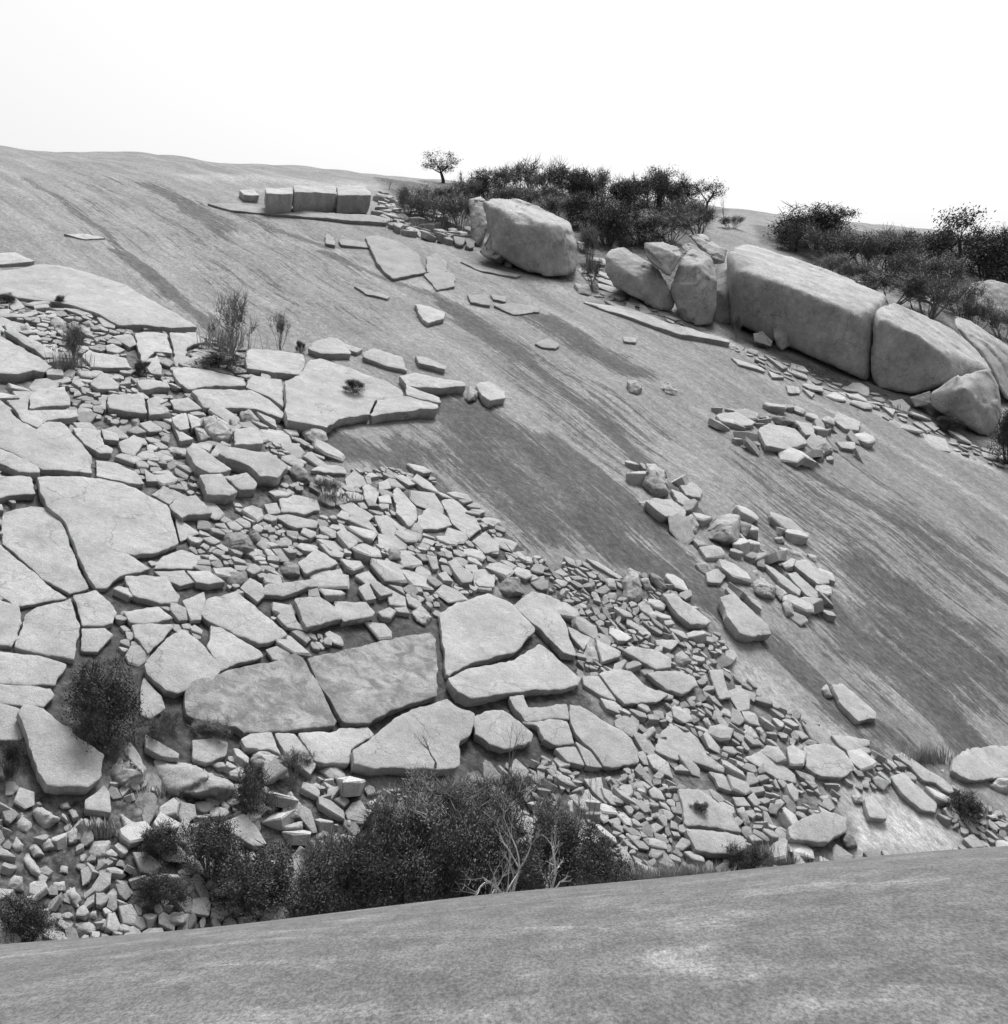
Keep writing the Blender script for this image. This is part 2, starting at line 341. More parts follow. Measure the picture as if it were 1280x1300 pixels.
q('f','r',1.8,[(660,670),(680,560),(720,560),(770,600),(790,700),(720,725)],'pyramid-shaped block at the head of the fallen rocks','pyramid block')
q('f','s',.75,[(680,740),(720,725),(800,730),(875,790),(860,820),(770,815),(720,780)],'thick pale block overhanging a black gap below the pyramid block','overhanging block')
q('f','s',.4,[(840,660),(900,645),(950,680),(940,715),(870,705)])
q('f','s',.4,[(800,680),(850,700),(920,760),(880,770),(830,740)])
q('f','r',.6,[(640,740),(690,735),(690,785),(650,775)])
q('f','r',1.2,[(865,820),(900,800),(935,850),(915,905),(875,890)])
q('f','r',.9,[(585,165),(630,160),(660,200),(640,235),(595,228)],'left of two small round stones alone on the open slope','left round stone')
q('f','r',.9,[(745,195),(790,170),(830,210),(820,240),(770,240)],'right of two small round stones alone on the open slope','right round stone')
q('f','s',.5,[(1010,330),(1120,310),(1200,360),(1190,375),(1100,370),(1040,362)],'flat pale rock with a broken black underside below the long ledge','black-bottomed rock')
q('c','s',.7,[(525,865),(560,845),(640,860),(680,905),(620,925),(550,915)],'round-topped table rock in the cluster on the right slope','round-topped table rock')
q('c','r',1.4,[(690,930),(730,890),(755,930),(720,950)])
q('c','s',.4,[(750,835),(770,815),(840,845),(830,870),(790,865)],'pale flat rock at the upper right of the slope cluster','flat cluster rock')
q('c','s',.4,[(760,900),(820,905),(820,925),(780,920)])
q('c','s',.5,[(640,840),(690,850),(705,885),(670,880)])
q('c','d',1.2,[(530,830),(560,820),(610,825),(640,845),(590,862)],'blackened flat rock behind the round-topped table rock','blackened rock')
for P_ in ([(445,645),(540,680),(550,693),(470,668)],[(560,690),(610,710),(570,708)],[(660,740),(700,755),(690,768)],[(515,580),(570,598),(560,612),(515,600)],[(900,795),(940,805),(935,825)],[(545,640),(620,680),(600,685)],[(1020,840),(1075,860),(1060,870)],[(610,730),(650,735),(655,755),(620,755)],[(485,800),(530,815),(525,828),(490,815)],[(120,585),(165,590),(160,603),(125,598)]): q('c','s',.3,P_)
q('c','s',.35,[(0,475),(120,490),(240,540),(440,600),(445,612),(300,585),(200,550),(60,500)],'long thin ledge running below the row of giant boulders','long ledge')
# --- upper middle
q('b','s',.5,[(385,625),(440,635),(505,660),(500,685),(440,700),(410,680)],'single pale rock with a dark underside above the shelf','single pale rock')
q('b','g',.45,[(190,375),(240,365),(330,390),(400,430),(430,500),(300,525),(240,470)],'low rounded outcrop on the upper middle slope','rounded outcrop')
q('b','g',.3,[(430,440),(470,425),(510,460),(515,505),(430,505)])
q('b','g',.3,[(420,510),(500,490),(545,520),(540,560),(470,570)])
q('b','g',.28,[(590,590),(670,590),(680,635),(600,620)])
q('b','g',.28,[(690,630),(760,620),(870,640),(870,655),(770,665)])
q('b','g',.22,[(680,590),(740,600),(740,620),(690,610)])
q('b','g',.22,[(850,780),(900,760),(950,785),(930,800),(880,795)])
q('b','g',.15,[(150,560),(210,575),(290,600),(280,610),(200,592)],'thin flake on the smooth upper slope','thin flake')
q('b','g',.22,[(560,460),(640,480),(800,515),(780,525),(650,500)])
q('b','g',.4,[(40,350),(75,370),(80,400),(40,390)])
q('b','g',.22,[(90,380),(260,400),(250,412),(100,402)])
for P_ in ([(515,335),(550,335),(550,370),(520,365)],[(450,340),(500,340),(510,362),(460,360)],[(555,345),(590,350),(590,380),(560,375)],[(960,225),(1050,230),(1050,262),(970,262)],[(1160,275),(1240,280),(1250,320),(1170,325)],[(1010,380),(1075,400),(1070,440),(1020,430)],[(735,440),(762,440),(765,490),(735,490)],[(300,225),(350,225),(345,245),(305,245)],[(270,240),(310,240),(320,270),(280,275)],[(1005,550),(1060,550),(1070,600),(1010,595)],[(1070,530),(1095,540),(1100,590),(1075,590)]): q('b','r',1.2,P_)
# --- shelf (upper left)
q('e','s',.95,[(160,470),(155,320),(230,285),(270,205),(330,200),(500,250),(640,300),(720,340),(725,383),(590,400),(560,466),(440,488),(385,520),(360,545),(270,528),(165,510)],'broad overhanging shelf slab, its top lightest left of the dark chute','overhanging shelf')
q('e','s',.95,[(567,466),(595,403),(730,387),(890,430),(895,443),(885,452),(700,458),(600,468)],'right end piece of the shelf with a deep grey front face','shelf end')
q('e','s',.7,[(735,335),(900,398),(900,420),(735,380)])
q('e','s',.8,[(700,280),(780,270),(1010,320),(1020,342),(900,347),(740,330)],'pale slab jutting right from the top of the shelf','jutting slab')
q('e','s',.5,[(780,190),(830,195),(930,245),(925,262),(800,228)],'small tongue-shaped slab above the jutting slab','tongue-shaped slab')
q('e','s',.45,[(525,180),(580,165),(720,195),(745,265),(650,240),(530,200)],'pale slab along the upper edge of the shelf','upper shelf slab')
q('e','s',.5,[(265,160),(300,125),(370,105),(430,120),(480,188),(330,188)],'small hump-backed slab at the top of the shelf','hump-backed slab')
q('e','s',.4,[(430,130),(530,160),(500,175),(450,160)])
q('e','s',.6,[(-30,165),(0,150),(100,155),(245,180),(258,220),(230,285),(100,275),(-30,250)],'smooth pale slab beside the wispy bush, left of the shelf','smooth slab by the bush')
q('d','s',.5,[(815,410),(900,400),(1170,465),(1170,498),(1000,493),(900,508),(860,480)],'long pale slab under the dark low mat of brush','slab under the brush mat')
q('d','s',.6,[(910,515),(1000,500),(1200,510),(1290,555),(1358,610),(1350,640),(1230,600),(1100,593),(975,588)],'long pale slab with a shadowed lip left of the shelf','shadow-lipped slab')
q('d','s',.55,[(1180,465),(1200,440),(1350,450),(1358,590),(1290,540),(1180,498)],'pale slab between the bush slab and the shelf','between slab')
q('d','s',.4,[(640,230),(800,235),(825,330),(740,325),(680,380),(655,300)],'flat squarish pale slab left of the wispy bush','flat squarish slab')
q('d','s',.4,[(808,235),(930,230),(985,270),(900,300),(880,355),(835,330)])
q('d','s',.3,[(665,195),(720,185),(750,215),(690,220)],'small pale flake lying above the flat squarish slab','small pale flake')
q('d','s',.35,[(505,300),(540,290),(600,320),(560,335),(510,325)])
q('d','s',.35,[(530,255),(630,245),(655,290),(620,303),(560,270)])
q('d','s',.45,[(390,350),(420,310),(470,330),(600,350),(630,398),(540,398),(430,398)],'puffy-edged pale slab in the upper left rubble','puffy-edged slab')
q('d','s',.6,[(650,470),(700,455),(800,465),(812,490),(740,498),(680,508)])
q('d','s',.5,[(700,400),(750,340),(775,400),(775,438),(720,425)])
q('d','s',.45,[(430,480),(480,420),(520,440),(570,480),(560,500),(470,505)])
q('d','s',.4,[(345,470),(350,435),(410,485),(380,495)])
q('d','s',.6,[(510,535),(600,530),(680,525),(695,560),(702,628),(520,600)],'pale rectangular block, left of a pair sharing one front face','rectangular block')
q('d','s',.6,[(703,560),(740,540),(790,620),(820,620),(712,633)])
q('d','s',.4,[(815,560),(900,545),(970,598),(880,610),(830,600)])
q('d','s',.4,[(470,540),(512,530),(503,600),(475,590)])
q('d','s',.55,[(140,540),(180,500),(310,480),(330,520),(340,585),(250,585),(140,598)],'pale hump-shaped block over a black gap at left','hump-shaped block')
q('d','s',.6,[(-20,560),(5,560),(60,620),(110,670),(170,695),(230,660),(290,660),(335,690),(380,750),(445,815),(440,888),(330,888),(200,868),(100,820),(-20,775)],'huge smooth tongue slab at left ending in a dark step','smooth tongue slab')
q('d','s',.6,[(-20,780),(60,810),(190,878),(190,908),(90,903),(-20,850)])
q('d','s',.45,[(30,560),(130,560),(140,605),(250,605),(370,610),(375,645),(280,650),(225,655),(180,685),(110,655)],'pale band of rock curving above the smooth tongue slab','curving band')
q('d','s',.6,[(-20,240),(5,240),(100,300),(220,370),(250,398),(215,428),(160,425),(100,438),(-20,438)],'darker smooth slab at the left edge with a notched lip','darker smooth slab')
q('d','s',.5,[(20,230),(60,225),(230,300),(290,350),(210,348)],'long pale sliver along the darker smooth slab','long pale sliver')
q('d','s',.6,[(225,400),(300,408),(305,438),(225,433)])
q('d','s',.4,[(345,690),(420,690),(480,700),(500,770),(540,790),(535,815),(470,812),(400,770)])
q('d','s',.5,[(480,690),(560,710),(570,745),(500,738)])
q('d','s',.35,[(455,850),(560,855),(650,900),(690,960),(620,960),(460,925)],'long thin pale slab above the notched great slab','thin pale slab')
q('d','s',.4,[(570,750),(640,720),(690,760),(640,820),(580,800)])
q('d','s',.9,[(890,790),(920,760),(1110,885),(1050,903),(1000,910),(930,875)],'upper left block of the pale four-block group below the shelf','upper left grouped block')
q('d','s',1.0,[(1040,810),(1090,785),(1210,800),(1290,805),(1380,870),(1330,925),(1240,920),(1180,865),(1080,835)],'curved block wrapping the right of the four-block group','curved block')
q('d','s',.9,[(955,910),(1060,910),(1138,995),(1100,1010),(985,1000)],'front block of the four-block group with a tall grey face','front grouped block')
q('d','s',.8,[(1065,915),(1180,900),(1230,950),(1220,975),(1145,980)],'right front block of the four-block group','right front grouped block')
q('d','s',.6,[(825,640),(890,620),(912,690),(860,698),(830,670)])
q('d','s',.6,[(895,620),(960,650),(960,680),(915,690)])
q('d','r',1.4,[(970,650),(1020,630),(1090,670),(1110,720),(1080,780),(1020,780),(975,700)],'rounded many-sided block below the shelf\'s left end','many-sided block')
q('d','r',.9,[(930,690),(970,695),(1000,740),(955,775)])
q('d','s',.75,[(1115,685),(1230,685),(1260,765),(1120,775)],'squarish block with a pale top right of the many-sided block','squarish block')
q('d','r',1.2,[(1145,620),(1190,600),(1240,650),(1225,690),(1150,680)])
q('d','r',.7,[(1095,650),(1120,635),(1135,680),(1110,705)])
q('d','s',.5,[(830,680),(900,720),(925,738),(860,748)])
q('d','r',.7,[(620,650),(665,640),(675,695),(635,695)],'small cube-like stone below the rectangular block','cube-like stone')
for P_ in ([(240,180),(270,160),(320,185),(310,238),(250,235)],[(390,190),(430,175),(460,210),(415,220)],[(90,200),(130,185),(160,230),(100,235)],[(800,800),(850,780),(880,820),(820,830)],[(780,850),(860,850),(860,880),(790,880)]): q('d','r',.9,P_)
for P_ in ([(300,115),(400,125),(440,150),(390,152)],[(30,80),(80,70),(120,110),(60,125)],[(-10,150),(100,145),(170,120),(180,140),(120,162),(-10,168)],[(460,165),(530,170),(555,185),(550,215),(500,205)],[(240,290),(290,310),(285,345),(225,310)],[(690,890),(740,920),(760,950),(700,950)],[(720,1010),(780,970),(860,1000),(900,1020),(830,1040),(810,1055)]): q('d','s',.3,P_)
q('e','r',.9,[(235,560),(280,535),(355,560),(360,600),(300,628),(250,600)],'rounded pale block tucked under the shelf\'s left corner','tucked block')
q('e','s',.5,[(20,460),(110,500),(120,538),(60,500)])
q('e','r',1.2,[(1015,400),(1040,340),(1080,370),(1070,412),(1030,418)],'rounded stone just beyond the tip of the jutting slab','rounded tip stone')
q('e','s',.7,[(1070,330),(1130,310),(1210,360),(1215,395),(1140,415),(1100,385)],'pale block standing right of the rounded tip stone','pale tip block')
for P_ in ([(440,780),(490,735),(560,790),(520,820),(460,815)],[(525,820),(560,810),(610,850),(590,900),(540,880)],[(670,760),(720,760),(790,800),(750,815)],[(670,830),(700,820),(790,920),(790,990),(750,1018),(690,950)],[(790,950),(850,910),(940,960),(960,1005),(880,1020),(790,1018)],[(905,880),(960,860),(1050,940),(1100,1020),(1040,1068),(960,1000)],[(1055,1080),(1110,1030),(1145,1100),(1185,1090),(1175,1140),(1090,1130)],[(400,890),(480,890),(590,960),(560,990),(480,975)],[(130,880),(200,860),(310,880),(330,930),(250,950),(140,940)],[(55,900),(120,890),(138,940),(80,950)],[(100,960),(180,950),(320,990),(310,1018),(210,1018)],[(400,1040),(440,1010),(510,1090),(460,1120)],[(580,960),(650,960),(700,1040),(690,1075),(620,1040)],[(660,965),(740,1020),(720,1035),(660,1000)],[(280,740),(340,710),(440,720),(455,755),(350,755)],[(600,870),(660,860),(670,905),(610,900)],[(600,800),(650,790),(665,830),(610,840)]): q('e','s',.3,P_)
q('e','d',1.3,[(175,740),(220,710),(265,750),(275,800),(200,805)])
for P_,t_ in (([(20,400),(60,350),(130,380),(140,430),(100,468)],.35),([(130,430),(140,390),(330,370),(355,400),(220,438)],.35),([(190,530),(260,470),(290,550),(330,590),(330,603),(240,580)],.4),([(580,400),(630,375),(670,453),(620,463)],.35),([(640,380),(680,375),(750,430),(690,443)],.4),([(290,280),(380,210),(480,270),(490,290),(330,330)],.35),([(395,190),(440,190),(520,230),(510,250),(450,240)],.4),([(1010,275),(1050,260),(1080,300),(1135,340),(1130,380),(1080,383)],.4),([(1090,290),(1150,285),(1160,330),(1100,320)],.3),([(1140,380),(1180,340),(1240,340),(1230,400),(1160,400)],.35),([(960,330),(1000,320),(1040,370),(990,365)],.4),([(905,240),(960,250),(970,310),(940,310)],.3),([(480,140),(540,130),(580,190),(540,215)],.5),([(400,330),(500,310),(510,345),(430,350)],.25)): q('h','s',t_,P_)
q('h','s',.6,[(275,450),(400,440),(480,500),(508,548),(335,600)],'left of two pale slabs sharing a thick front above the mottled slabs','left thick-front slab')
q('h','s',.6,[(460,500),(480,460),(620,470),(665,520),(650,540),(513,558)],'right of two pale slabs sharing a thick front above the mottled slabs','right thick-front slab')
q('h','d',1.0,[(205,310),(240,275),(300,290),(310,340),(260,365),(210,345)],'dark rounded boulder resting on pale plates, centre left','dark rounded boulder')
q('h','r',1.1,[(820,520),(880,480),(940,540),(910,590),(850,580)],'pale lump of rock at the upper corner of the right mottled slab','pale lump')
q('h','d',1.0,[(715,250),(730,210),(780,220),(790,270),(730,278)])
q('g','d',1.4,[(1060,340),(1080,300),(1130,285),(1190,300),(1215,370),(1150,405),(1085,375)],'dark-faced boulder right of the notched great slab','dark-faced boulder')
q('g','d',.9,[(1190,290),(1225,275),(1255,320),(1240,355),(1205,345)])
q('g','d',.8,[(1070,510),(1100,475),(1170,470),(1190,520),(1130,560),(1085,545)])
# --- bottom left
q('k','s',.9,[(80,230),(110,205),(190,205),(240,250),(320,290),(335,320),(455,400),(450,490),(380,535),(260,545),(200,535),(150,450),(115,360)],'huge teardrop-shaped pale slab left of the dark shrub','teardrop slab')
q('k','r',1.3,[(470,490),(565,350),(630,465),(610,530),(540,580),(490,545)],'pale diamond-shaped block standing on edge beside the teardrop slab','diamond block')
q('k','r',2.0,[(590,398),(700,425),(830,445),(1030,535),(1035,558),(990,605),(860,620),(760,610),(700,570),(650,500)],'long pale wedge boulder with a sharp right tip','long wedge boulder')
q('k','d',1.0,[(525,620),(660,538),(690,610),(695,692),(580,690)],'dark three-cornered block under the diamond block','dark three-cornered block')
q('k','r',.8,[(520,660),(600,705),(590,755),(545,768)])
q('k','s',.5,[(370,600),(450,540),(480,570),(485,655),(370,640)])
for P_ in ([(115,640),(160,620),(265,680),(250,700),(190,748)],[(55,690),(95,650),(140,710),(120,758),(60,745)],[(40,790),(70,745),(110,800),(100,835),(50,835)],[(90,850),(120,820),(190,930),(170,960),(140,940)],[(30,960),(60,920),(100,930),(105,995),(30,1005)],[(830,610),(930,600),(940,645),(880,672),(840,655)],[(370,830),(400,780),(480,780),(470,845),(400,870)],[(270,1000),(320,970),(360,1040),(340,1095)],[(480,960),(500,930),(560,960),(550,1005),(500,995)],[(10,520),(60,510),(90,550),(60,600),(10,600)],[(250,620),(300,605),(310,640),(260,650)],[(280,740),(330,720),(350,780),(300,800)],[(170,780),(220,770),(250,810),(190,830)],[(110,800),(150,790),(195,840),(140,860)],[(250,880),(300,890),(300,930),(250,930)],[(220,960),(280,955),(285,1000),(230,1005)],[(490,1150),(540,1120),(580,1180),(520,1195)],[(430,1130),(460,1110),(485,1150),(440,1180)],[(300,1140),(380,1110),(430,1150),(420,1190),(310,1190)],[(250,1100),(300,1080),(330,1110),(270,1125)],[(380,1080),(420,1080),(420,1130),(380,1130)],[(820,1190),(900,1150),(910,1180),(860,1195)],[(910,1040),(960,1040),(970,1090),(930,1100)]): q('k','r',.8,P_)
q('k','s',.5,[(630,310),(740,370),(780,390),(775,413),(700,405),(630,370)])
q('k','s',.4,[(830,340),(920,330),(990,350),(980,410),(900,440),(840,420)])
q('k','s',.5,[(960,690),(1060,655),(1110,700),(1160,790),(1100,800),(1000,740)],'smooth pale slab half hidden behind the lower left thicket','half-hidden slab')
q('k','r',1.1,[(690,1110),(800,1080),(830,1100),(820,1145),(720,1150)],'long pillow-shaped stone near the ridge at lower left','pillow-shaped stone')
q('l','r',1.2,[(180,510),(230,420),(275,480),(280,540),(200,555)],'pale pointed rock above the thicket, left of centre','pale pointed rock')
q('l','r',1.3,[(195,690),(250,650),(340,690),(330,740),(220,740)],'grey dome-shaped rock rising from the thicket','dome-shaped rock')
for P_ in ([(385,630),(420,600),(490,610),(510,660),(430,695)],[(550,470),(590,445),(625,470),(600,508),(560,503)],[(990,370),(1050,350),(1080,380),(1070,435),(1010,435)],[(320,395),(350,385),(370,410),(340,425)],[(430,390),(465,385),(470,425),(435,430)],[(280,380),(310,375),(310,430),(280,425)],[(465,550),(485,535),(500,580),(475,595)],[(140,570),(200,560),(280,550),(285,580),(190,595)],[(1180,360),(1220,330),(1270,350),(1250,390)]): q('l','r',.8,P_)
q('m','s',.35,[(455,480),(540,470),(550,520),(570,600),(500,540)],'small three-cornered pale slab below the cracked round slab','small three-cornered slab')
q('m','r',1.6,[(590,660),(600,635),(650,650),(715,690),(710,745),(640,720)],'pale rock arching over a black hollow in the lower rubble','arching rock')
for P_ in ([(705,440),(730,425),(760,460),(745,492),(710,482)],[(765,650),(810,635),(825,670),(775,685)],[(1180,630),(1220,620),(1255,700),(1230,735)],[(1020,200),(1050,190),(1075,240),(1050,262)],[(550,480),(580,470),(600,500),(580,525)],[(380,600),(400,585),(410,660),(385,670)],[(350,540),(430,550),(435,575),(350,565)],[(675,520),(705,515),(705,540),(680,542)],[(720,280),(790,230),(800,260),(730,340)]): q('m','r',.6,P_)
q('m','s',.35,[(1070,450),(1120,460),(1170,520),(1160,538),(1100,520)])
for P_ in ([(140,240),(180,210),(215,260),(190,300),(155,285)],[(200,220),(225,210),(250,260),(225,268)],[(690,430),(740,420),(755,460),(720,475)],[(470,510),(510,500),(525,540),(490,548)],[(1195,590),(1230,580),(1240,610),(1200,615)],[(1090,320),(1110,305),(1130,330),(1100,340)],[(985,390),(1010,390),(1015,420),(990,420)]): q('n','r',.7,P_)
for P_ in ([(0,400),(60,410),(110,460),(60,470)],[(1000,560),(1040,550),(1080,610),(1030,598)],[(1090,610),(1110,600),(1160,670),(1130,662)],[(1090,690),(1130,670),(1190,720),(1130,733)],[(100,510),(150,510),(180,550),(120,545)],[(520,240),(620,250),(690,270),(690,290),(600,320),(560,290)],[(420,420),(470,470),(450,480),(410,440)]): q('n','s',.3,P_)
# left ledge wall and ledges far up
q('p','s',2.0,[(336,238),(371,236),(373,246),(338,246)],'left block of the ledge wall high on the slope','ledge wall')
q('p','s',2.0,[(372,236),(426,235),(428,245),(374,246)],'middle block of the ledge wall high on the slope')
q('p','s',2.0,[(427,236),(460,235),(472,245),(471,248),(429,246)],'right block of the ledge wall, ending in a square corner')
q('p','g',.4,[(262,256),(300,258),(345,264),(430,272),(500,280),(490,284),(400,275),(300,266)],'thin pale ledge running under the ledge wall','thin ledge')
q('p','s',.9,[(303,240),(322,240),(330,248),(310,247)])
q('p','s',.22,[(-10,322),(20,321),(45,333),(30,335),(-10,336)])
q('p','s',.42,[(-10,339),(60,332),(110,342),(160,360),(205,388),(252,418),(215,419),(150,414),(120,398),(80,384),(30,376),(-10,372)],'very large smooth thin sheet lying above the upper left rubble','thin sheet')
q('p','s',.12,[(80,298),(110,297),(135,303),(110,304)])

def roughen(poly, seg, amp, rnd_corner=.14, seed=0):
    P = [np.array(p) for p in poly]; Q = []
    n = len(P)
    for i in range(n):
        a, b = P[i], P[(i+1) % n]; Q += [a+(b-a)*rnd_corner, b-(b-a)*rnd_corner]
    out = []
    n = len(Q)
    for i in range(n):
        a, b = Q[i], Q[(i+1) % n]; L = np.linalg.norm(b-a)
        if L < 1e-4: continue
        k = max(1, int(round(L/seg))); nrm = np.array([-(b-a)[1], (b-a)[0]])/L
        for j in range(k):
            p = a+(b-a)*j/k
            d = mnoise.noise(Vector((p[0]*1.3, p[1]*1.3, seed)))*amp*1.6 + mnoise.noise(Vector((p[0]*5, p[1]*5, seed+9)))*amp*.8
            out.append(p+nrm*d)
    return out
def offset2d(P, d):          # d>0 moves inwards, P counter-clockwise
    n = len(P); out = []
    for i in range(n):
        a, p, b = P[i-1], P[i], P[(i+1) % n]
        t = b-a; L = np.linalg.norm(t)
        nn = np.array([-t[1], t[0]])/max(L, 1e-6)
        out.append(p+nn*d)
    return out
def area2(P):
    return .5*sum(P[i][0]*P[(i+1) % len(P)][1]-P[(i+1) % len(P)][0]*P[i][1] for i in range(len(P)))

SLABXY = []
def make_slab(name, px, th, mat, seed):
    """A broken sheet of rock: top follows the dome, edges rounded and undercut."""
    th = th*(.62 if th < 1.2 else .8)
    H = hit(px, th); base = [np.array(h[:2]) for h in H]
    if area2(base) < 0: base = base[::-1]
    SLABXY.append(np.array(base))
    size = math.sqrt(abs(area2(base)))
    r = random.Random(seed)
    seg = min(.22, max(.08, size/22)); bev = min(.03, size*.03, th*.2)
    base = offset2d(base, min(.028, size*.01)) if size > .6 else base
    ring = roughen(base, seg, min(.05, size*.04), .04, seed)
    if size > .8: pass
    c = np.mean(ring, axis=0); tx, ty = r.uniform(-.035, .035), r.uniform(-.035, .035); dz = r.uniform(-.03, .04)
    # best-fit tilt of the ground so that small slabs have flat tops
    sx, sy = surf(c[0], c[1]), 0
    gx = (surf(c[0]+.3, c[1])-surf(c[0]-.3, c[1]))/.6; gy = (surf(c[0], c[1]+.3)-surf(c[0], c[1]-.3))/.6
    flat = max(0, 1-size/3)
    def zt(x, y):
        g = float(surf(x, y)); pl = float(sx)+gx*(x-c[0])+gy*(y-c[1])
        g = g*(1-flat)+pl*flat
        u = mnoise.noise(Vector((x*.8, y*.8, seed)))*.07*min(1, size/2) + mnoise.noise(Vector((x*2.6, y*2.6, seed)))*.03*min(1, size)
        return g+th+dz+tx*(x-c[0])+ty*(y-c[1])+u
    R1 = ring; R0 = offset2d(ring, bev); R3 = offset2d(ring, -bev*.05)
    und = min(.3*th, size*.08)
    R4 = offset2d(ring, und)
    bm = bmesh.new(); rings = []
    def addring(R, zf):
        vs = [bm.verts.new((p[0], p[1], zf(p, i))) for i, p in enumerate(R)]; rings.append(vs)
    nr = len(ring)
    jit = [mnoise.noise(Vector((p[0]*2.2, p[1]*2.2, seed+5))) for p in ring]
    addring(R0, lambda p, i: zt(p[0], p[1]))
    R1b = offset2d(ring, bev*.25)
    addring(R1b, lambda p, i: zt(p[0], p[1])-bev*.3)
    addring(R1, lambda p, i: zt(p[0], p[1])-bev*.95)
    g2 = 1+gx*gx+gy*gy; gv = np.array([gx, gy])/g2       # broken faces stand square to the slope
    def low(R, d):
        return [p+gv*d for p in R]
    def addlow(R, d, jk=0.):
        Q = low(R, d)
        vs = [bm.verts.new((Q[i][0], Q[i][1], zt(R[i][0], R[i][1])-d/g2*(1+jk*jit[i])))for i in range(nr)]; rings.append(vs)
    mid = [q+(q-c)/max(np.linalg.norm(q-c), .01)*.10*min(th, .8)*jit[i] for i, q in enumerate(R3)]
    addlow(mid, th*.5, .3); addlow(offset2d(ring, und*.3), th*.85)
    L_ = low(R4, th*1.25)
    rings.append([bm.verts.new((p[0], p[1], float(surf(p[0], p[1]))-.10)) for p in L_])
    for a, b in zip(rings[:-1], rings[1:]):
        for i in range(nr):
            j = (i+1) % nr
            try: bm.faces.new((a[i], b[i], b[j], a[j]))
            except ValueError: pass
    # top sheet
    co = [Vector((p[0], p[1])) for p in R0]
    A = np.array(R0); lo = A.min(0); hi = A.max(0); st = max(.22, size/14)
    gx_, gy_ = np.meshgrid(np.arange(lo[0], hi[0], st), np.arange(lo[1], hi[1], st))
    G = np.stack([gx_.ravel(), gy_.ravel()], 1)
    if len(G): 
        G = G+rng.uniform(-.25, .25, G.shape)*st
        G = G[inpoly(G, A)]
        if len(G):
            dmin = np.min(np.linalg.norm(G[:, None]-A[None], axis=2), axis=1); G = G[dmin > st*.45]
    pts = co+[Vector(g) for g in G]
    vs, es, fs, ov, oe, of = delaunay_2d_cdt(pts, [], [list(range(len(co)))], 1, 1e-5)
    map_ = {}
    for i, o in enumerate(ov):
        k = [q for q in o if q < nr]
        map_[i] = rings[0][k[0]] if k else bm.verts.new((vs[i].x, vs[i].y, zt(vs[i].x, vs[i].y)))
    for f in fs:
        q = [map_[i] for i in f]
        if len(set(q)) == 3:
            try: bm.faces.new(q)
            except ValueError: pass
    bmesh.ops.recalc_face_normals(bm, faces=bm.faces)
    org = Vector((c[0], c[1], float(surf(c[0], c[1]))))
    bmesh.ops.translate(bm, vec=-org, verts=bm.verts)
    for e in bm.edges:
        if len(e.link_faces) == 2 and e.calc_face_angle(0) > .6: e.smooth = False
    me = bpy.data.meshes.new(name); bm.to_mesh(me); bm.free()
    o = link(name, me, mat); o.location = org
    return o

def hull_rock(name, pts, mat, seed, round_=.5, vox=None, amp=.04, sink=0):
    """Convex body through 3-D points, remeshed, edges worn, surface roughened."""
    P = [Vector(p) for p in pts]
    c = sum(P, Vector())/len(P)
    dim = max((p-c).length for p in P)*2
    vox = vox or max(.05, dim/56)
    bm = bmesh.new()
    for p in P: bm.verts.new(p-c)
    r = bmesh.ops.convex_hull(bm, input=bm.verts)
    bmesh.ops.delete(bm, geom=[v for v in bm.verts if not v.link_faces], context='VERTS')
    me = bpy.data.meshes.new(name); bm.to_mesh(me); bm.free()
    o = bpy.data.objects.new(name, me); C.objects.link(o)
    md = o.modifiers.new('r', 'REMESH'); md.mode = 'VOXEL'; md.voxel_size = vox
    if dim < 2.5:
        ms = o.modifiers.new('s', 'SMOOTH'); ms.factor = .5; ms.iterations = 1
    dg = bpy.context.evaluated_depsgraph_get()
    m2 = bpy.data.meshes.new_from_object(o.evaluated_get(dg)); o.modifiers.clear()
    o.data = m2; bpy.data.meshes.remove(me); m2.name = name
    for v in m2.vertices:
        q = v.co; s = seed*3.1
        d = mnoise.noise(Vector((q.x/dim*4+s, q.y/dim*4, q.z/dim*4)))*amp*dim*(.55 if dim < 2.5 else .3)
        d += mnoise.noise(Vector((q.x/dim*11+s, q.y/dim*11, q.z/dim*11)))*amp*dim*.22
        n_ = Vector((round(v.normal.x*1.6), round(v.normal.y*1.6), round(v.normal.z*1.6)))
        d += mnoise.noise(Vector((q.x*3+s, q.y*3+n_.x, q.z*3+n_.z)))*.035*min(1, dim)
        w_ = Vector((q.x+s, q.y, q.z*.8))+mnoise.noise_vector(q*1.1)*.35
        _, pp = mnoise.voronoi(w_*(4.2/dim if dim > 2 else 2.0))
        hsh = math.sin(pp[0].x*12.9898+pp[0].y*78.233+pp[0].z*37.7)*43758.5453; hsh -= math.floor(hsh)
        d += (hsh-.5)*min(.17, (.03 if dim < 2.5 else .055)*dim)
        cr = abs(mnoise.noise(Vector((q.x/dim*3+s, q.y/dim*6, q.z/dim*2+s))))
        if cr < .05: d -= amp*dim*.25*(1-cr/.05)
        v.co = q+v.normal*d
    m2.materials.clear(); m2.materials.append(mat)
    m2.polygons.foreach_set('use_smooth', [True]*len(m2.polygons))
    o.location = c
    return o

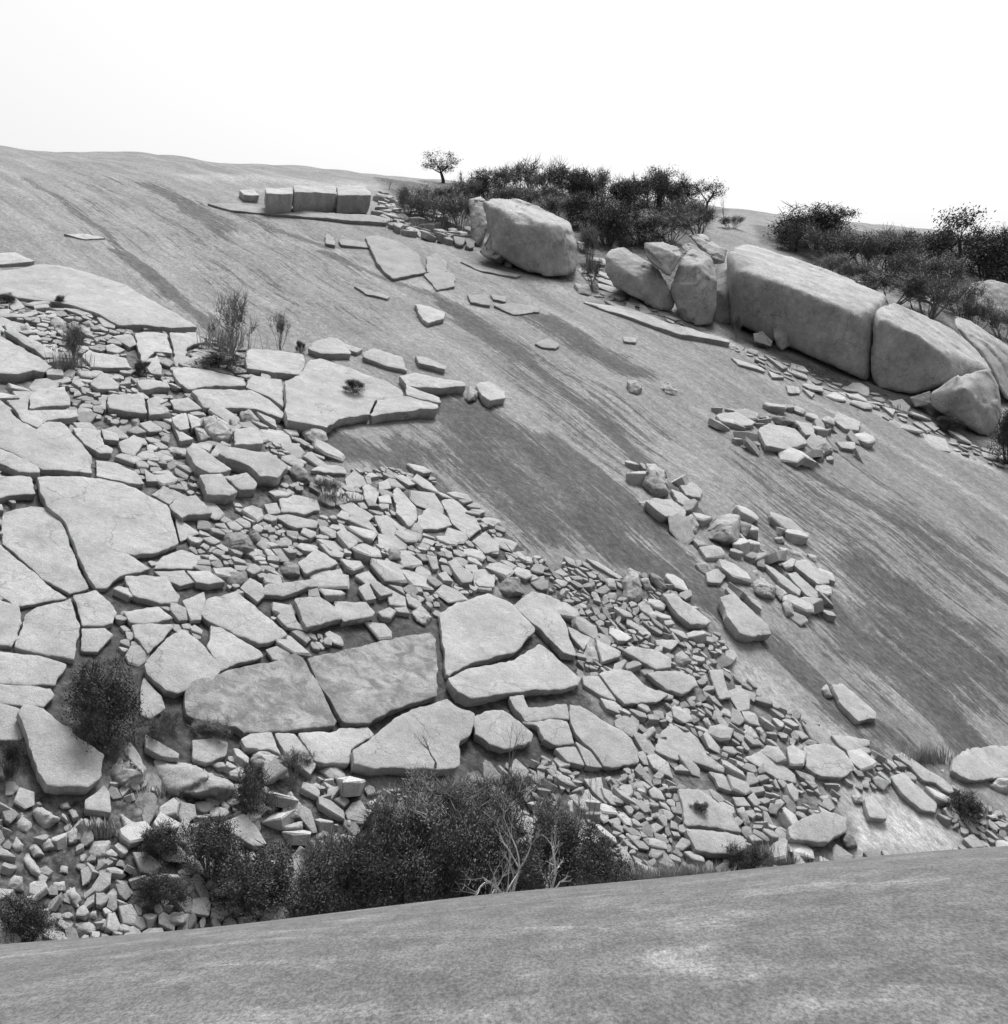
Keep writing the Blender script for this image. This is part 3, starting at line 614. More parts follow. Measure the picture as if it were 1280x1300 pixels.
def make_rock(name, px, thick, mat, seed):
    """Loose block whose outline is the traced one: mid outline on a slope-leaning plane, bulging to front and back."""
    A = np.array(px); b = A[A[:, 1].argmax()]; D = hit([b])[0][1]
    top = A[:, 1].min(); pts = []; r = random.Random(seed)
    c = A.mean(0); m = D/FPX
    SLABXY.append(hit([tuple(c+(q-c)*.8) for q in A])[:, :2])
    def P(q, dd): return at(q[0], q[1], D+dd)
    for q in A:
        h = (b[1]-q[1])*m
        pts.append(P(q, h*.9+thick*.15)); pts.append(P(q, h*.9+thick*.5))
    for q in A:
        h = (b[1]-q[1])*m
        q2 = c+(q-c)*r.uniform(.45, .72)
        h2 = (b[1]-q2[1])*m
        pts.append(P(q2, h2*.9-thick*r.uniform(.15, .35)+.1))
        pts.append(P(q2, h2*.9+thick*r.uniform(.7, 1.0))+Vector((0, 0, -.3*thick)))
    return hull_rock(name, pts, mat, seed, .2, amp=.05)

# ================================================================ ground
def grid_mesh(name, fn, mat, az0, az1, na, r0, r1, nr, attrs=None):
    A = np.radians(np.linspace(az0, az1, na)); R = np.geomspace(r0, r1, nr)
    aa, rr = np.meshgrid(A, R); X = (rr*np.sin(aa)).ravel(); Y = (rr*np.cos(aa)).ravel(); Zv = fn(X, Y)
    n = na*nr; me = bpy.data.meshes.new(name)
    me.vertices.add(n); me.vertices.foreach_set('co', np.stack([X, Y, Zv], 1).ravel())
    i, j = np.meshgrid(np.arange(nr-1), np.arange(na-1), indexing='ij'); b = (i*na+j).ravel()
    q4 = np.stack([b, b+1, b+na+1, b+na], 1)
    m = len(q4); me.loops.add(m*4); me.loops.foreach_set('vertex_index', q4.ravel().astype(np.int32))
    me.polygons.add(m); me.polygons.foreach_set('loop_start', np.arange(m, dtype=np.int32)*4)
    me.polygons.foreach_set('loop_total', np.full(m, 4, np.int32))
    me.update(); me.validate()
    if attrs:
        for k, v in attrs(X, Y).items():
            a = me.attributes.new(k, 'FLOAT', 'POINT'); a.data.foreach_set('value', v.astype(np.float32))
    o = link(name, me, mat); o['kind'] = 'structure'; return o

STAIN = [([(150,320),(210,365),(250,400),(285,432)],.9,1.),([(30,225),(90,265),(140,300),(160,325)],.7,.6),([(190,235),(215,247),(242,262),(285,290)],1.3,.8),
 ([(410,320),(480,350),(550,375),(575,392)],.7,.8),([(575,390),(620,425),(662,450)],1.2,1.3),([(690,405),(740,435),(800,470)],1.6,1.2),
 ([(662,450),(720,500),(770,540),(810,580),(830,615)],.8,1.1),([(560,510),(620,590),(700,680)],1.0,1.),([(440,560),(520,600),(580,650),(640,705)],1.4,1.),
 ([(600,520),(680,590),(760,680),(830,720),(900,760)],1.5,1.1),([(700,560),(800,640),(850,690),(910,760)],1.0,1.2),([(500,560),(560,640)],.8,.9),
 ([(980,570),(1100,640),(1200,700),(1300,775)],.8,.9),([(1090,720),(1180,790),(1290,880)],1.7,.9),([(1030,750),(1120,830),(1230,945)],1.8,1.),([(960,800),(1060,890),(1150,950)],1.,.8),
 ([(1150,740),(1290,855)],1.,.8),([(1180,670),(1290,745)],.6,.9),([(1100,480),(1200,540),(1290,600)],.6,.6),([(700,480),(790,560)],.5,.7),([(300,270),(345,290),(420,315)],.8,.7),
 ([(1060,770),(1200,880)],.7,.9),([(840,610),(900,660)],.6,.8),([(230,265),(280,300)],.7,.6),([(430,570),(500,580)],1.2,1.0),([(1050,900),(1120,960)],.7,.8),
 ([(1040,560),(1160,640)],.5,.5),([(470,490),(560,500),(640,560)],.4,.5)]
DARKZ = [([(420,560),(560,505),(640,520),(820,600),(870,700),(900,760),(820,740),(720,715),(640,700),(560,620),(500,590)],.66),
         ([(1000,740),(1080,720),(1300,800),(1300,935),(1200,950),(1100,880),(1000,800)],.78),([(900,540),(1300,690),(1300,960),(1160,950),(1000,840),(900,720)],.40),([(560,400),(800,480),(900,560),(870,700),(760,600),(620,500)],.38),([(60,200),(500,330),(560,480),(380,430),(200,380),(60,320)],.24)]
PALE = [([(1100,1015),(1190,1075)],2.5,.6),([(850,395),(960,450),(1060,500),(1180,560),(1290,610)],.5,.55),([(930,455),(1100,545),(1290,665)],.3,.45),([(640,560),(720,640)],.5,.4),([(940,850),(1020,920),(1090,965)],1.2,.5),
        ([(1080,1000),(1200,1060)],1.5,.55),([(600,340),(850,400)],1.2,.3),([(470,340),(600,390)],1.2,.3),([(250,225),(480,235)],2.,.35),([(850,700),(950,770)],.8,.3),([(1000,690),(1100,800)],.6,.3),([(320,300),(480,330)],.8,.2)]
Z1 = [(-20,372),(80,385),(140,410),(225,425),(330,450),(400,560),(440,600),(530,600),(600,640),(665,712),(660,745),(560,765),(555,795),(380,830),(280,860),(180,900),(150,830),(-20,830)]
Z2 = [(640,705),(700,712),(760,722),(860,740),(900,800),(950,850),(960,880),(1000,905),(1100,960),(1200,1000),(1300,1050),(1300,1085),(1000,1110),(830,1120),(780,1050),(700,990),(820,960),(740,870),(700,760)]
Z3 = [(-20,980),(40,980),(150,1000),(330,960),(450,990),(600,990),(700,970),(820,980),(850,1125),(500,1195),(-20,1260)]
ZC = [(-20,600),(60,590),(230,640),(300,720),(560,745),(740,760),(760,880),(820,980),(600,1000),(0,990)]  # ground painted dark here so the cracks between slabs look deep and shaded
SOIL_SHADE_Z = [(ZC,1.25),(Z1,.7),(Z2,.65),(Z3,.95),([(560,892),(740,880),(840,960),(830,1000),(600,1000)],1.0),([(380,830),(560,790),(560,810),(390,845)],1.),([(470,225),(610,205),(930,255),(900,300),(940,395),(770,370),(740,340),(600,300),(520,290)],.9),
         ([(950,285),(1290,290),(1290,440),(1200,405),(1110,365),(960,310)],.85),([(930,420),(1000,450),(1110,490),(1290,580),(1290,600),(1100,510),(940,440)],.7)]
XY = lambda poly: hit(poly)[:, :2]
def attrs(X, Y):
    P = np.stack([X, Y], 1); st = np.zeros(len(P)); pl = np.zeros(len(P)); so_ = np.zeros(len(P))
    jit = .5*np.sin(X*1.9+Y*.7)+.4*np.sin(Y*2.3-X*1.1)+.3*np.sin(X*4.1+Y*3.7)
    def stroke(lst, arr):
        for pts, wd, v in lst:
            h = XY(pts); m = (X > h[:, 0].min()-5) & (X < h[:, 0].max()+5) & (Y > h[:, 1].min()-5) & (Y < h[:, 1].max()+5)
            Q = P[m]; d = np.full(len(Q), 1e9)
            for a, b in zip(h[:-1], h[1:]): d = np.minimum(d, segdist(Q, a, b))
            f = v*1.1*np.exp(-(d/(wd*.85*(1+.25*jit[m])))**2); arr[m] = np.maximum(arr[m], f)
    def zone(lst, arr, soft):
        for pts, v in lst:
            h = XY(pts); m = (X > h[:, 0].min()) & (X < h[:, 0].max()) & (Y > h[:, 1].min()) & (Y < h[:, 1].max())
            Q = P[m]; ins = inpoly(Q, h); d = np.full(len(Q), 1e9)
            for i in range(len(h)): d = np.minimum(d, segdist(Q, h[i], h[(i+1) % len(h)]))
            f = np.where(ins, np.clip(d/soft+.3*jit[m], 0, 1), 0)*v; arr[m] = np.maximum(arr[m], f)
    zone([([(1055,1000),(1140,1005),(1240,1070),(1200,1095),(1080,1090)],.9)], pl, .8)
    zone(DARKZ, st, 2.5); stroke(STAIN, st); stroke(PALE, pl); zone(SOIL_SHADE_Z, so_, .8)
    so_ *= 1-np.clip(pl*1.3, 0, 1)
    return {'stain': st, 'pale': pl*(1-np.clip(st, 0, 1)*.7), 'soil_shade': so_}
grid_mesh('hillside', surf, terrain_mat(), -48, 48, 900, 22, 520, 620, attrs)
grid_mesh('foreground_rock', fore, fore_mat(), -75, 75, 260, 1.2, 90, 220)

# ================================================================ slabs and blocks
MK = {'s': MAT_SLAB, 'm': MAT_MOTT, 'r': MAT_GREY, 'd': MAT_DARK, 'g': MAT_FLAT}
LMK = [(np.mean(p, 0), lm) for p, k, t, l, lm in S if lm]
USED = {}
AUTO = []
def size_word(a):
    return 'tiny' if a < 120 else 'small' if a < 420 else 'medium' if a < 1500 else 'large'
def queue_label(o, cpx, area, aspect, noun, group):
    d = [(np.linalg.norm(c-cpx), i) for i, (c, l) in enumerate(LMK)]; dd, i = min(d); v = cpx-LMK[i][0]
    side = ('right of' if v[0] > 0 else 'left of') if abs(v[0]) > abs(v[1]) else ('below' if v[1] > 0 else 'above')
    shape = 'long' if aspect > 2.3 else 'oblong' if aspect > 1.5 else 'compact'
    AUTO.append((size_word(area), shape, noun, side, i, dd, o, group))
ORD = ['', 'second ', 'third ', 'fourth ', 'fifth ', 'sixth ', 'seventh ', 'eighth ', 'ninth ', 'tenth ', 'eleventh ', 'twelfth ', 'thirteenth ', 'fourteenth ', 'fifteenth ', 'sixteenth ']
def flush_labels():
    by = {}
    for a in AUTO: by.setdefault(a[:5], []).append(a)
    for k, lst in by.items():
        lst.sort(key=lambda a: a[5])
        for n, a in enumerate(lst):
            l = LMK[k[4]][1]
            o = a[6]; o['label'] = f"{k[0]} {k[1]} granite {k[2]}, {ORD[min(n, 15)] or 'nearest '}{'of its size ' if n else ''}{k[3]} the {l}"
            o['category'] = 'rock'; o['group'] = a[7]
for n_, (px, kind, th, label, lm) in enumerate(S):
    if kind in 'smg':
        o = make_slab('rock_slab', px, th, MK[kind], n_+1); noun = 'slab'
    else:
        o = make_rock('rock', px, th, MK[kind], n_+1); noun = 'rock'
    o['kind'] = 'thing'
    if label: tag(o, label, 'rock slab' if noun == 'slab' else 'rock', 'broken granite slabs on the slope' if noun == 'slab' else 'loose granite rocks on the slope')
    else:
        A = np.array(px); ev = np.sqrt(np.maximum(np.linalg.eigvalsh(np.cov(A.T)), .1))
        queue_label(o, A.mean(0), abs(area2(px)), ev[1]/ev[0], noun, 'broken granite slabs on the slope' if noun == 'slab' else 'loose granite rocks on the slope')

# ---------------------------------------------------------------- giant boulders (convex bodies; depth in metres from the foot)
def giant(pts, base, label, k='c', seed=1, rnd=.6, back=None, amp=.03, mat=None):
    D = hit(topx(k, [base]))[0][1]
    P = []
    for x, y, dd in pts:
        a = topx(k, [(x, y)])[0]; P.append(at(a[0], a[1], D+dd))
    if back:                                        # push the hidden rear of the body down into the ground
        for x, y, dd in back:
            a = topx(k, [(x, y)])[0]; P.append(at(a[0], a[1], D+dd))
    o = hull_rock('boulder', P, mat or MAT_BLD, seed, rnd*.6, amp=amp*.8)
    tag(o, label, 'boulder', 'giant boulders on the upper right slope'); return o
giant([(650,232,1.0),(685,212,3),(780,222,6),(870,262,6),(985,305,5),(992,322,3.6),(1018,400,1.5),(1022,480,1.2),(1000,515,.4),(900,525,-.6),(820,500,-.4),(765,450,0),(740,300,-.6),(735,262,-.2),(880,318,-.4),(945,325,.6),(690,330,.3),(690,420,.3),(780,320,-1)],(900,525),
      'large flat-topped pale boulder, leftmost of the giants','b',1,.4,[(700,430,6),(1000,470,6)])
giant([(597,222,2),(640,212,3.5),(668,235,2),(670,320,.6),(650,380,.2),(625,405,0),(608,370,.6),(600,290,1.2)],(640,410),'narrow upright boulder at the left end of the giants','b',2,.4,[(640,400,4)])
giant([(695,330,.6),(740,400,-.3),(765,418,-.4),(700,455,-1.2),(655,440,-.9),(640,425,0),(720,470,.2)],(700,475),'pale pyramid-shaped boulder leaning on the large flat-topped one','b',3,.2,[(700,440,1.8)])
giant([(65,340,.6),(85,322,1.5),(122,312,1.8),(175,350,1),(230,382,.5),(272,465,.2),(276,490,.2),(262,508,0),(230,505,-.4),(140,462,-.4),(92,435,0),(64,392,.2),(150,400,-.9)],(240,508),'rounded grey boulder with a jagged left top, right of the dark thicket','c',4,.4,[(120,440,4),(240,480,4)])
giant([(185,303,1.5),(240,300,3),(292,318,2.6),(300,345,1.2),(262,405,.6),(240,392,.8),(205,362,.9),(186,340,1)],(300,548),'pale boulder with a pointed foot squeezed between two grey boulders','c',5,.4,[(240,380,4)])
giant([(298,343,1.2),(330,322,2.6),(388,350,1.5),(402,420,.2),(400,500,0),(386,548,0),(345,552,-.5),(302,542,-.2),(262,430,.4),(285,370,.6),(340,370,-.3),(345,450,-.9)],(345,552),'tall upright faceted boulder in the middle of the giants','c',6,.4,[(300,520,4),(390,520,4)])
giant([(402,395,1),(440,378,1.6),(464,425,.8),(462,490,.5),(442,550,.1),(392,552,0),(400,450,-.1),(430,460,-.3)],(440,552),'tall rounded grey boulder just left of the longest boulder','c',7,.5,[(420,530,4)])
giant([(298,308,3),(322,303,3.4),(388,345,2.4),(380,352,2.2),(300,335,2.4)],(345,552),'thin pale slab boulder capping the tall upright one','c',8,.3,[(340,360,4)])
giant([(318,280,6),(360,278,8),(432,322,5),(425,362,4),(390,350,4.2)],(345,552),'pale sloping boulder top behind the tall upright one','c',18,.3,[(380,370,8)])
giant([(432,328,4),(480,300,10),(540,318,12),(640,352,12),(740,395,11),(850,430,9),(918,462,5),(912,478,3.8),(870,502,.4),(868,600,0),(862,725,0),(840,718,-.5),(760,680,-.5),(690,650,.3),(570,600,1.6),(480,560,3),(446,545,3.4),(446,420,2.6),(468,388,1.8),(560,418,.6),(640,440,0),(700,468,-.6),(780,498,-1),(830,518,-1.1)],(862,725),
      'longest boulder, its pale sloping top above a tall grey front','c',9,.5,[(600,560,13),(850,640,10),(450,520,11)],.016)
giant([(878,500,1),(918,478,4),(985,505,6),(1060,540,7),(1120,566,7),(1180,618,6),(1225,668,4),(1235,690,2.6),(1190,690,1.4),(1130,705,-.2),(1080,640,-.6),(1010,585,-1),(890,530,-.3),(872,600,-.2),(868,700,0),(885,745,0),(935,752,-.5),(985,765,-.4),(1045,745,-.2),(1110,722,0)],(985,765),
      'massive grey boulder split from the longest one by a black crack','c',10,.5,[(900,700,8),(1150,720,8)],.02)
giant([(1128,703,0),(1225,678,2.4),(1252,735,1.8),(1262,815,1),(1255,850,.4),(1222,888,0),(1195,880,-.5),(1100,805,-.6),(1048,795,-.2),(1048,755,.1),(1150,740,-1.2)],(1222,888),'low bulging grey boulder at the foot of the massive one','c',11,.5,[(1100,780,5),(1240,820,5)])
giant([(1110,540,3),(1115,518,6),(1185,548,7),(1300,625,7),(1310,800,3),(1270,770,1.5),(1248,700,1.8),(1200,620,2.4)],(1240,800),'pale boulder at the far right edge behind the massive one','c',12,.5,[(1200,600,9),(1300,780,9)])
giant([(985,770,-.2),(1045,750,.2),(1050,790,-.3),(1000,798,-.4)],(1000,800),'small bright wedge stone under the massive grey boulder','c',13,.3,[(1030,770,1.5)])
giant([(573,562,-.5),(600,543,.3),(632,570,0),(634,612,0),(600,628,-.5),(586,615,-.6),(580,590,-.9)],(600,628),'small rounded boulder leaning against the longest one','c',14,.4,[(610,600,1.4)])
giant([(512,575,-.2),(540,570,.2),(572,598,.2),(568,618,-.2),(515,600,-.4)],(540,620),'small bright boulder left of the small rounded one','c',15,.3,[(540,600,1)])
for i_, (bx, lb) in enumerate([([(1140,470,0),(1170,425,2),(1230,410,3),(1300,430,3),(1300,520,1),(1230,540,-.5),(1150,500,-.5)],'pale outcrop showing between shrubs at the right edge'),([(1010,455,0),(1050,462,1),(1100,500,1.5),(1110,520,.5),(1040,480,-.3)],'long thin pale outcrop among the shrubs above the massive boulder'),([(95,215,0),(150,212,1),(165,235,1),(150,250,0),(100,248,-.3)],'pale boulder half buried in the upper thicket'),([(1180,560,0),(1260,600,0),(1265,612,-.3),(1190,575,-.5)],'thin pale outcrop edge at far right')]):
    giant(bx, (bx[-1][0], bx[-1][1]+6), lb, 'c', 30+i_, .4, [(bx[1][0], bx[1][1]+25, 4)])

# ================================================================ rubble: packed angular pieces
SX = [(p, p.min(0), p.max(0)) for p in SLABXY]
def in_slab(Q):
    Q = np.asarray(Q, float).reshape(-1, 2); r = np.zeros(len(Q), bool)
    for p, lo, hi in SX:
        m = (Q > lo).all(1) & (Q < hi).all(1)
        if m.any(): r[m] |= inpoly(Q[m], p)
    return r
def clip(poly, m, n):
    out = []
    for i in range(len(poly)):
        a, b = poly[i-1], poly[i]; da, db = (a-m)@n, (b-m)@n
        if (da <= 0) != (db <= 0): out.append(a+(b-a)*(da/(da-db)))
        if db <= 0: out.append(b)
    return out
def frag_geo(poly, h, tilt, seed, cen, chunky):
    """one angular piece as (verts, faces) in world coordinates"""
    r = random.Random(seed); poly = [np.array(p) for p in poly]
    if area2(poly) < 0: poly = poly[::-1]
    n = len(poly); size = math.sqrt(abs(area2(poly))); bev = min(.055*size, h*.35)
    zc = float(surf(*cen)); gx = (float(surf(cen[0]+.2, cen[1]))-zc)/.2; gy = (float(surf(cen[0], cen[1]+.2))-zc)/.2
    tx, ty = gx*(1-chunky*.35)+tilt[0], gy*(1-chunky*.35)+tilt[1]
    zt = lambda p: zc+h+tx*(p[0]-cen[0])+ty*(p[1]-cen[1])
    V = []; F = []
    top = [cen+(p-cen)*(1-bev/size*1.5*r.uniform(.7, 1.5)) for p in poly]
    V += [(p[0], p[1], zt(p)+r.uniform(-.04, .04)*size) for p in top]
    V += [(p[0], p[1], zt(p)-bev*r.uniform(.7, 1.4)) for p in poly]
    g2 = 1+tx*tx+ty*ty; dn = h*1.15+.05; gv = np.array([tx, ty])*dn/g2
    low = [cen+(p-cen)*r.uniform(.7, 1.02) for p in poly]
    V += [(p[0]+gv[0], p[1]+gv[1], zt(p)-dn/g2*r.uniform(.9, 1.2)) for p in low]
    c = cen+np.array([r.uniform(-.15, .15), r.uniform(-.15, .15)])*size
    V.append((c[0], c[1], zt(c)+r.uniform(-.01, .10)*size*(.4+chunky)))
    for i in range(n):
        j = (i+1) % n
        F += [(i, j, 3*n), (n+i, n+j, j, i), (2*n+i, 2*n+j, n+j, n+i)]
    return V, F
def sample_zone(poly_px, fr, minr):
    h = XY(poly_px); lo, hi = h.min(0), h.max(0); pts = []; cell = {}
    n = int((hi-lo).prod()/(minr*minr)*2.2)
    cand = rng.uniform(lo, hi, (n, 2)); cand = cand[inpoly(cand, h)]
    g = 1.0
    for c in cand:
        rr = min(.98, fr(c))
        key = (int(c[0]//g), int(c[1]//g)); ok = True
        for a in (-1, 0, 1):
            for b in (-1, 0, 1):
                for (p, pr) in cell.get((key[0]+a, key[1]+b), ()):
                    d = (p[0]-c[0])**2+(p[1]-c[1])**2
                    if d < (.5*(rr+pr))**2: ok = False; break
                if not ok: break
            if not ok: break
        if ok:
            cell.setdefault(key, []).append((c, rr)); pts.append((c, rr))
    return pts, cell
FR = []
def fill(poly_px, fr, minr, hf, tiltf, chunky, gap, seed):
    pts, cell = sample_zone(poly_px, fr, minr); r = random.Random(seed)
    C0 = np.array([p for p, _ in pts]); ins = in_slab(C0) | inpoly(C0, XY([(1060,1005),(1130,1005),(1230,1065),(1200,1095),(1090,1085)]))
    for k, (c, rr) in enumerate(pts):
        if ins[k] or (seed > 20 and r.random() < .55): continue
        b = rr*.95; poly = [c+b*np.array([math.cos(a), math.sin(a)]) for a in [r.uniform(0, .6)+i*math.pi/4 for i in range(8)]]
        key = (int(c[0]//1.0), int(c[1]//1.0))
        for a_ in (-1, 0, 1):
            for b_ in (-1, 0, 1):
                for (p, pr) in cell.get((key[0]+a_, key[1]+b_), ()):
                    if p is c: continue
                    d = p-c; L = np.linalg.norm(d)
                    if L > 2.0*b+.01 or L < 1e-6: continue
                    wgt = .5+.5*(rr*rr-pr*pr)/(L*L)*.5
                    poly = clip(poly, c+d*min(.8, max(.2, wgt))-d/L*gap*r.uniform(.5, 1.6), d)
                    if len(poly) < 3: break
        if len(poly) < 3: continue
        q_ = [poly[0]]
        for p in poly[1:]:
            if np.linalg.norm(p-q_[-1]) > rr*r.uniform(.15, .6): q_.append(p)
        if len(q_) < 3: continue
        cen = np.mean(q_, axis=0); ar = abs(area2(q_))
        if ar < minr*minr*.12: continue
        if in_slab(q_).mean() > .4: continue
        q_ = [cen+(p-cen)*r.uniform(.92, 1.12) for p in q_]
        if r.random() < .05+.03*chunky: continue
        an = r.uniform(0, 3.14); ax = np.array([math.cos(an), math.sin(an)]); kx = r.uniform(.5, 1.05) if chunky > .5 else r.uniform(.85, 1.05)
        q_ = [p-ax*((p-cen)@ax)*(1-kx) for p in q_]
        h = hf(rr, r); t = tiltf(r)
        V, Fc = frag_geo(q_, h, t, r.random(), cen, chunky)
        D = math.hypot(*cen)
        FR.append((ar/D/D, V, Fc, cen, rr, chunky))
def nz(c, s, o=0): return mnoise.noise(Vector((c[0]*s, c[1]*s, o)))
# seams of fine debris run between the plates
fill(Z1, lambda c: (.34+.85*max(0, nz(c, .28, 3)+.25)**.8*1.3 if nz(c, .9, 8) > -.34 else .2)*(1 if rng.random() > .2 else .55), .16,
     lambda rr, r: r.uniform(.06, .22)+rr*.08, lambda r: (r.gauss(0, .10), r.gauss(0, .10)), .2, .012, 11)
fill(Z2, lambda c: (.17+.5*max(0, nz(c, .5, 5))*1.6+.14*rng.exponential()+.35*(rng.random() > .95)), .13,
     lambda rr, r: r.uniform(.04, .14)+rr*.22, lambda r: (r.gauss(0, .24), r.gauss(0, .24)), .55, .01, 12)
fill(Z3, lambda c: (.14+.4*max(0, nz(c, .6, 6))*1.6+.16*rng.exponential()+.3*(rng.random() > .93)), .13,
     lambda rr, r: r.uniform(.04, .14)+rr*.27, lambda r: (r.gauss(0, .36), r.gauss(0, .36)), .7, .0, 13)
Z4 = [(484,248),(520,262),(600,300),(600,318),(520,300),(484,285)]
Z5 = [(745,350),(760,330),(775,370),(860,410),(930,440),(1110,500),(1190,545),(1290,590),(1290,605),(1180,560),(1100,520),(940,455),(800,400),(745,372)]
fill(Z4, lambda c: .4+.5*rng.random(), .4, lambda rr, r: r.uniform(.1, .3)+rr*.3, lambda r: (r.gauss(0, .2), r.gauss(0, .2)), .8, .04, 14)
fill(Z5, lambda c: (.3+.7*rng.random()**2 if nz(c, .5, 4) > -.02 else .98)*1.0, .4, lambda rr, r: r.uniform(-.04, .10)+rr*.12, lambda r: (r.gauss(0, .12), r.gauss(0, .12)), .5, .12, 15)
Z6 = [([(800,590),(850,595),(900,640),(890,690),(830,670)],21),([(860,640),(960,660),(970,720),(900,710)],22),([(930,680),(1000,670),(1060,730),(1050,790),(990,800),(930,760)],23),([(895,525),(1000,520),(1100,560),(1090,590),(960,590)],24)]
for z_, sd_ in Z6:
    fill(z_, lambda c: .34+.62*rng.random(), .34, lambda rr, r: r.uniform(.05, .2)+rr*.32, lambda r: (r.gauss(0, .3), r.gauss(0, .3)), .8, .0, sd_)
FR.sort(key=lambda a: -a[0])
print('fragments', len(FR), 'traced', len(S))
NI = 300
for f in FR[:NI]:
    _, V, Fc, cen, rr, ch = f; org = Vector((cen[0], cen[1], float(surf(*cen))))
    me = mesh_np('rock', [Vector(v)-org for v in V], Fc)
    o = link('rock_slab' if ch < .5 else 'rock', me, MAT_SLAB if ch < .5 else MAT_RUB, smooth=False); o.location = org
    pv = proj(V[:len(V)//3]); ev = np.sqrt(np.maximum(np.linalg.eigvalsh(np.cov(pv.T)), .1))
    o['kind'] = 'thing'
    queue_label(o, pv.mean(0), np.ptp(pv[:, 0])*np.ptp(pv[:, 1])*.7, ev[1]/ev[0], 'plate' if ch < .5 else 'stone', 'broken plates and stones of the rubble')
V_, F_ = [], []
for f in FR[NI:]:
    b = len(V_); V_ += f[1]; F_ += [tuple(i+b for i in q) for q in f[2]]
rub = link('rubble', mesh_np('rubble', V_, F_), MAT_RUB, smooth=False)
tag(rub, 'countless small angular stones filling the gaps between the slabs', 'rubble', None, 'stuff')
flush_labels()

# ================================================================ plants
def tube(V, F, a, b, ra, rb, n=4):
    d = (b-a); L = d.length
    if L < 1e-5: return
    d /= L; u = d.orthogonal().normalized(); v = d.cross(u); k = len(V)
    for p, r in ((a, ra), (b, rb)):
        for i in range(n):
            t = 2*math.pi*i/n; V.append(p+(u*math.cos(t)+v*math.sin(t))*r)
    for i in range(n): F.append((k+i, k+(i+1) % n, k+n+(i+1) % n, k+n+i))
def branch(V, F, tips, p, d, L, r, lvl, rd, spread=.6, up=.25, kids=(2, 3), n=4, shrink=.68):
    k = 3; q0 = p; r0 = r
    for i in range(k):
        d = (d+Vector((rd.gauss(0, .16), rd.gauss(0, .16), rd.gauss(0, .12)+up*.25))).normalized()
        q1 = q0+d*L/k; r1 = r0*.84; tube(V, F, q0, q1, r0, r1, n)
        if lvl > 0 and i == 1 and rd.random() < .6:
            dd = (d+Vector((rd.gauss(0, spread), rd.gauss(0, spread), rd.gauss(0, spread*.6)))).normalized()
            branch(V, F, tips, q1, dd, L*shrink*.8, r1*.6, lvl-1, rd, spread, up, kids, max(3, n-1), shrink)
        q0, r0 = q1, r1
    tips.append((q0, d, lvl))
    if lvl > 0:
        for _ in range(rd.randint(*kids)):
            dd = (d+Vector((rd.gauss(0, spread), rd.gauss(0, spread), rd.gauss(0, spread*.6)+up))).normalized()
            branch(V, F, tips, q0, dd, L*shrink*rd.uniform(.75, 1.15), r0*.72, lvl-1, rd, spread, up, kids, max(3, n-1), shrink)
def leaf(V, F, p, s, rd):
    d = Vector((rd.gauss(0, 1), rd.gauss(0, 1), rd.gauss(0, 1))).normalized(); u = d.orthogonal().normalized(); v = d.cross(u)
    k = len(V); a = s*rd.uniform(.7, 1.3); b = a*.45
    V.extend([p-u*a, p+v*b, p+u*a, p-v*b]); F.append((k, k+1, k+2, k+3))
def proto_shrub(seed, nl, leafs, lv=3, spread=.55, up=.2, stems=9, r=.03, clump=.22, open_=0.0, twigs=0):
    """unit shrub: about 1 m high, 1.1 m wide"""
    rd = random.Random(seed); V, F, T = [], [], []
    for i in range(stems):
        a = rd.uniform(0, 6.28); t = rd.uniform(.1, .9)
        d = Vector((math.cos(a)*t, math.sin(a)*t, 1)).normalized()
        branch(V, F, T, Vector((math.cos(a)*.06, math.sin(a)*.06, -.05)), d, .38*rd.uniform(.8, 1.2), r, lv, rd, spread, up, (1, 3), 4, .62)
    sc_ = max(v.z for v in V); mx = max(math.hypot(v.x, v.y) for v in V)
    for v in V: v.z /= sc_; v.x *= .56/mx; v.y *= .56/mx
    tips = [Vector((p.x*.56/mx, p.y*.56/mx, p.z/sc_)) for p, d, l in T if l < lv and p.z/sc_ > .12]
    LV, LF = [], []
    cl = [p for p in tips if rd.random() > open_]
    extra = []
    for _ in range(int(len(cl)*.5)):     # fill inside and low skirt
        a = rd.uniform(0, 6.28); q = math.sqrt(rd.random())*.5; z = rd.uniform(.05, .85)*(1-(q/.58)**2)**.5
        extra.append(Vector((q*math.cos(a), q*math.sin(a), z)))
    if open_ == 0: cl += extra
    if cl and nl:
        for i in range(nl):
            c = cl[rd.randrange(len(cl))]; g = clump
            p = c+Vector((rd.gauss(0, g*.5), rd.gauss(0, g*.5), rd.gauss(0, g*.4)))
            if p.z < 0: p.z = rd.uniform(0, .15)
            leaf(LV, LF, p, leafs, rd)
    for i in range(twigs):
        c = tips[rd.randrange(len(tips))]; d = Vector((rd.gauss(0, .5), rd.gauss(0, .5), rd.uniform(.3, 1.2))).normalized()
        tube(V, F, c, c+d*rd.uniform(.08, .28), .006, .002, 3)
    return mesh_np('stems', V, F), (mesh_np('foliage', LV, LF) if LF else None)
PR = {}
PR['dense'] = [proto_shrub(100+i, 12500, .017, 3, .6, .15, 12, .020, .12, 0, 400) for i in range(4)]
PR['loose'] = [proto_shrub(120+i, 3200, .018, 3, .45, .4, 11, .014, .09, .2, 600) for i in range(4)]
PR['wispy'] = [proto_shrub(140+i, 500, .022, 3, .35, .5, 12, .012, .07, .4, 420) for i in range(2)]
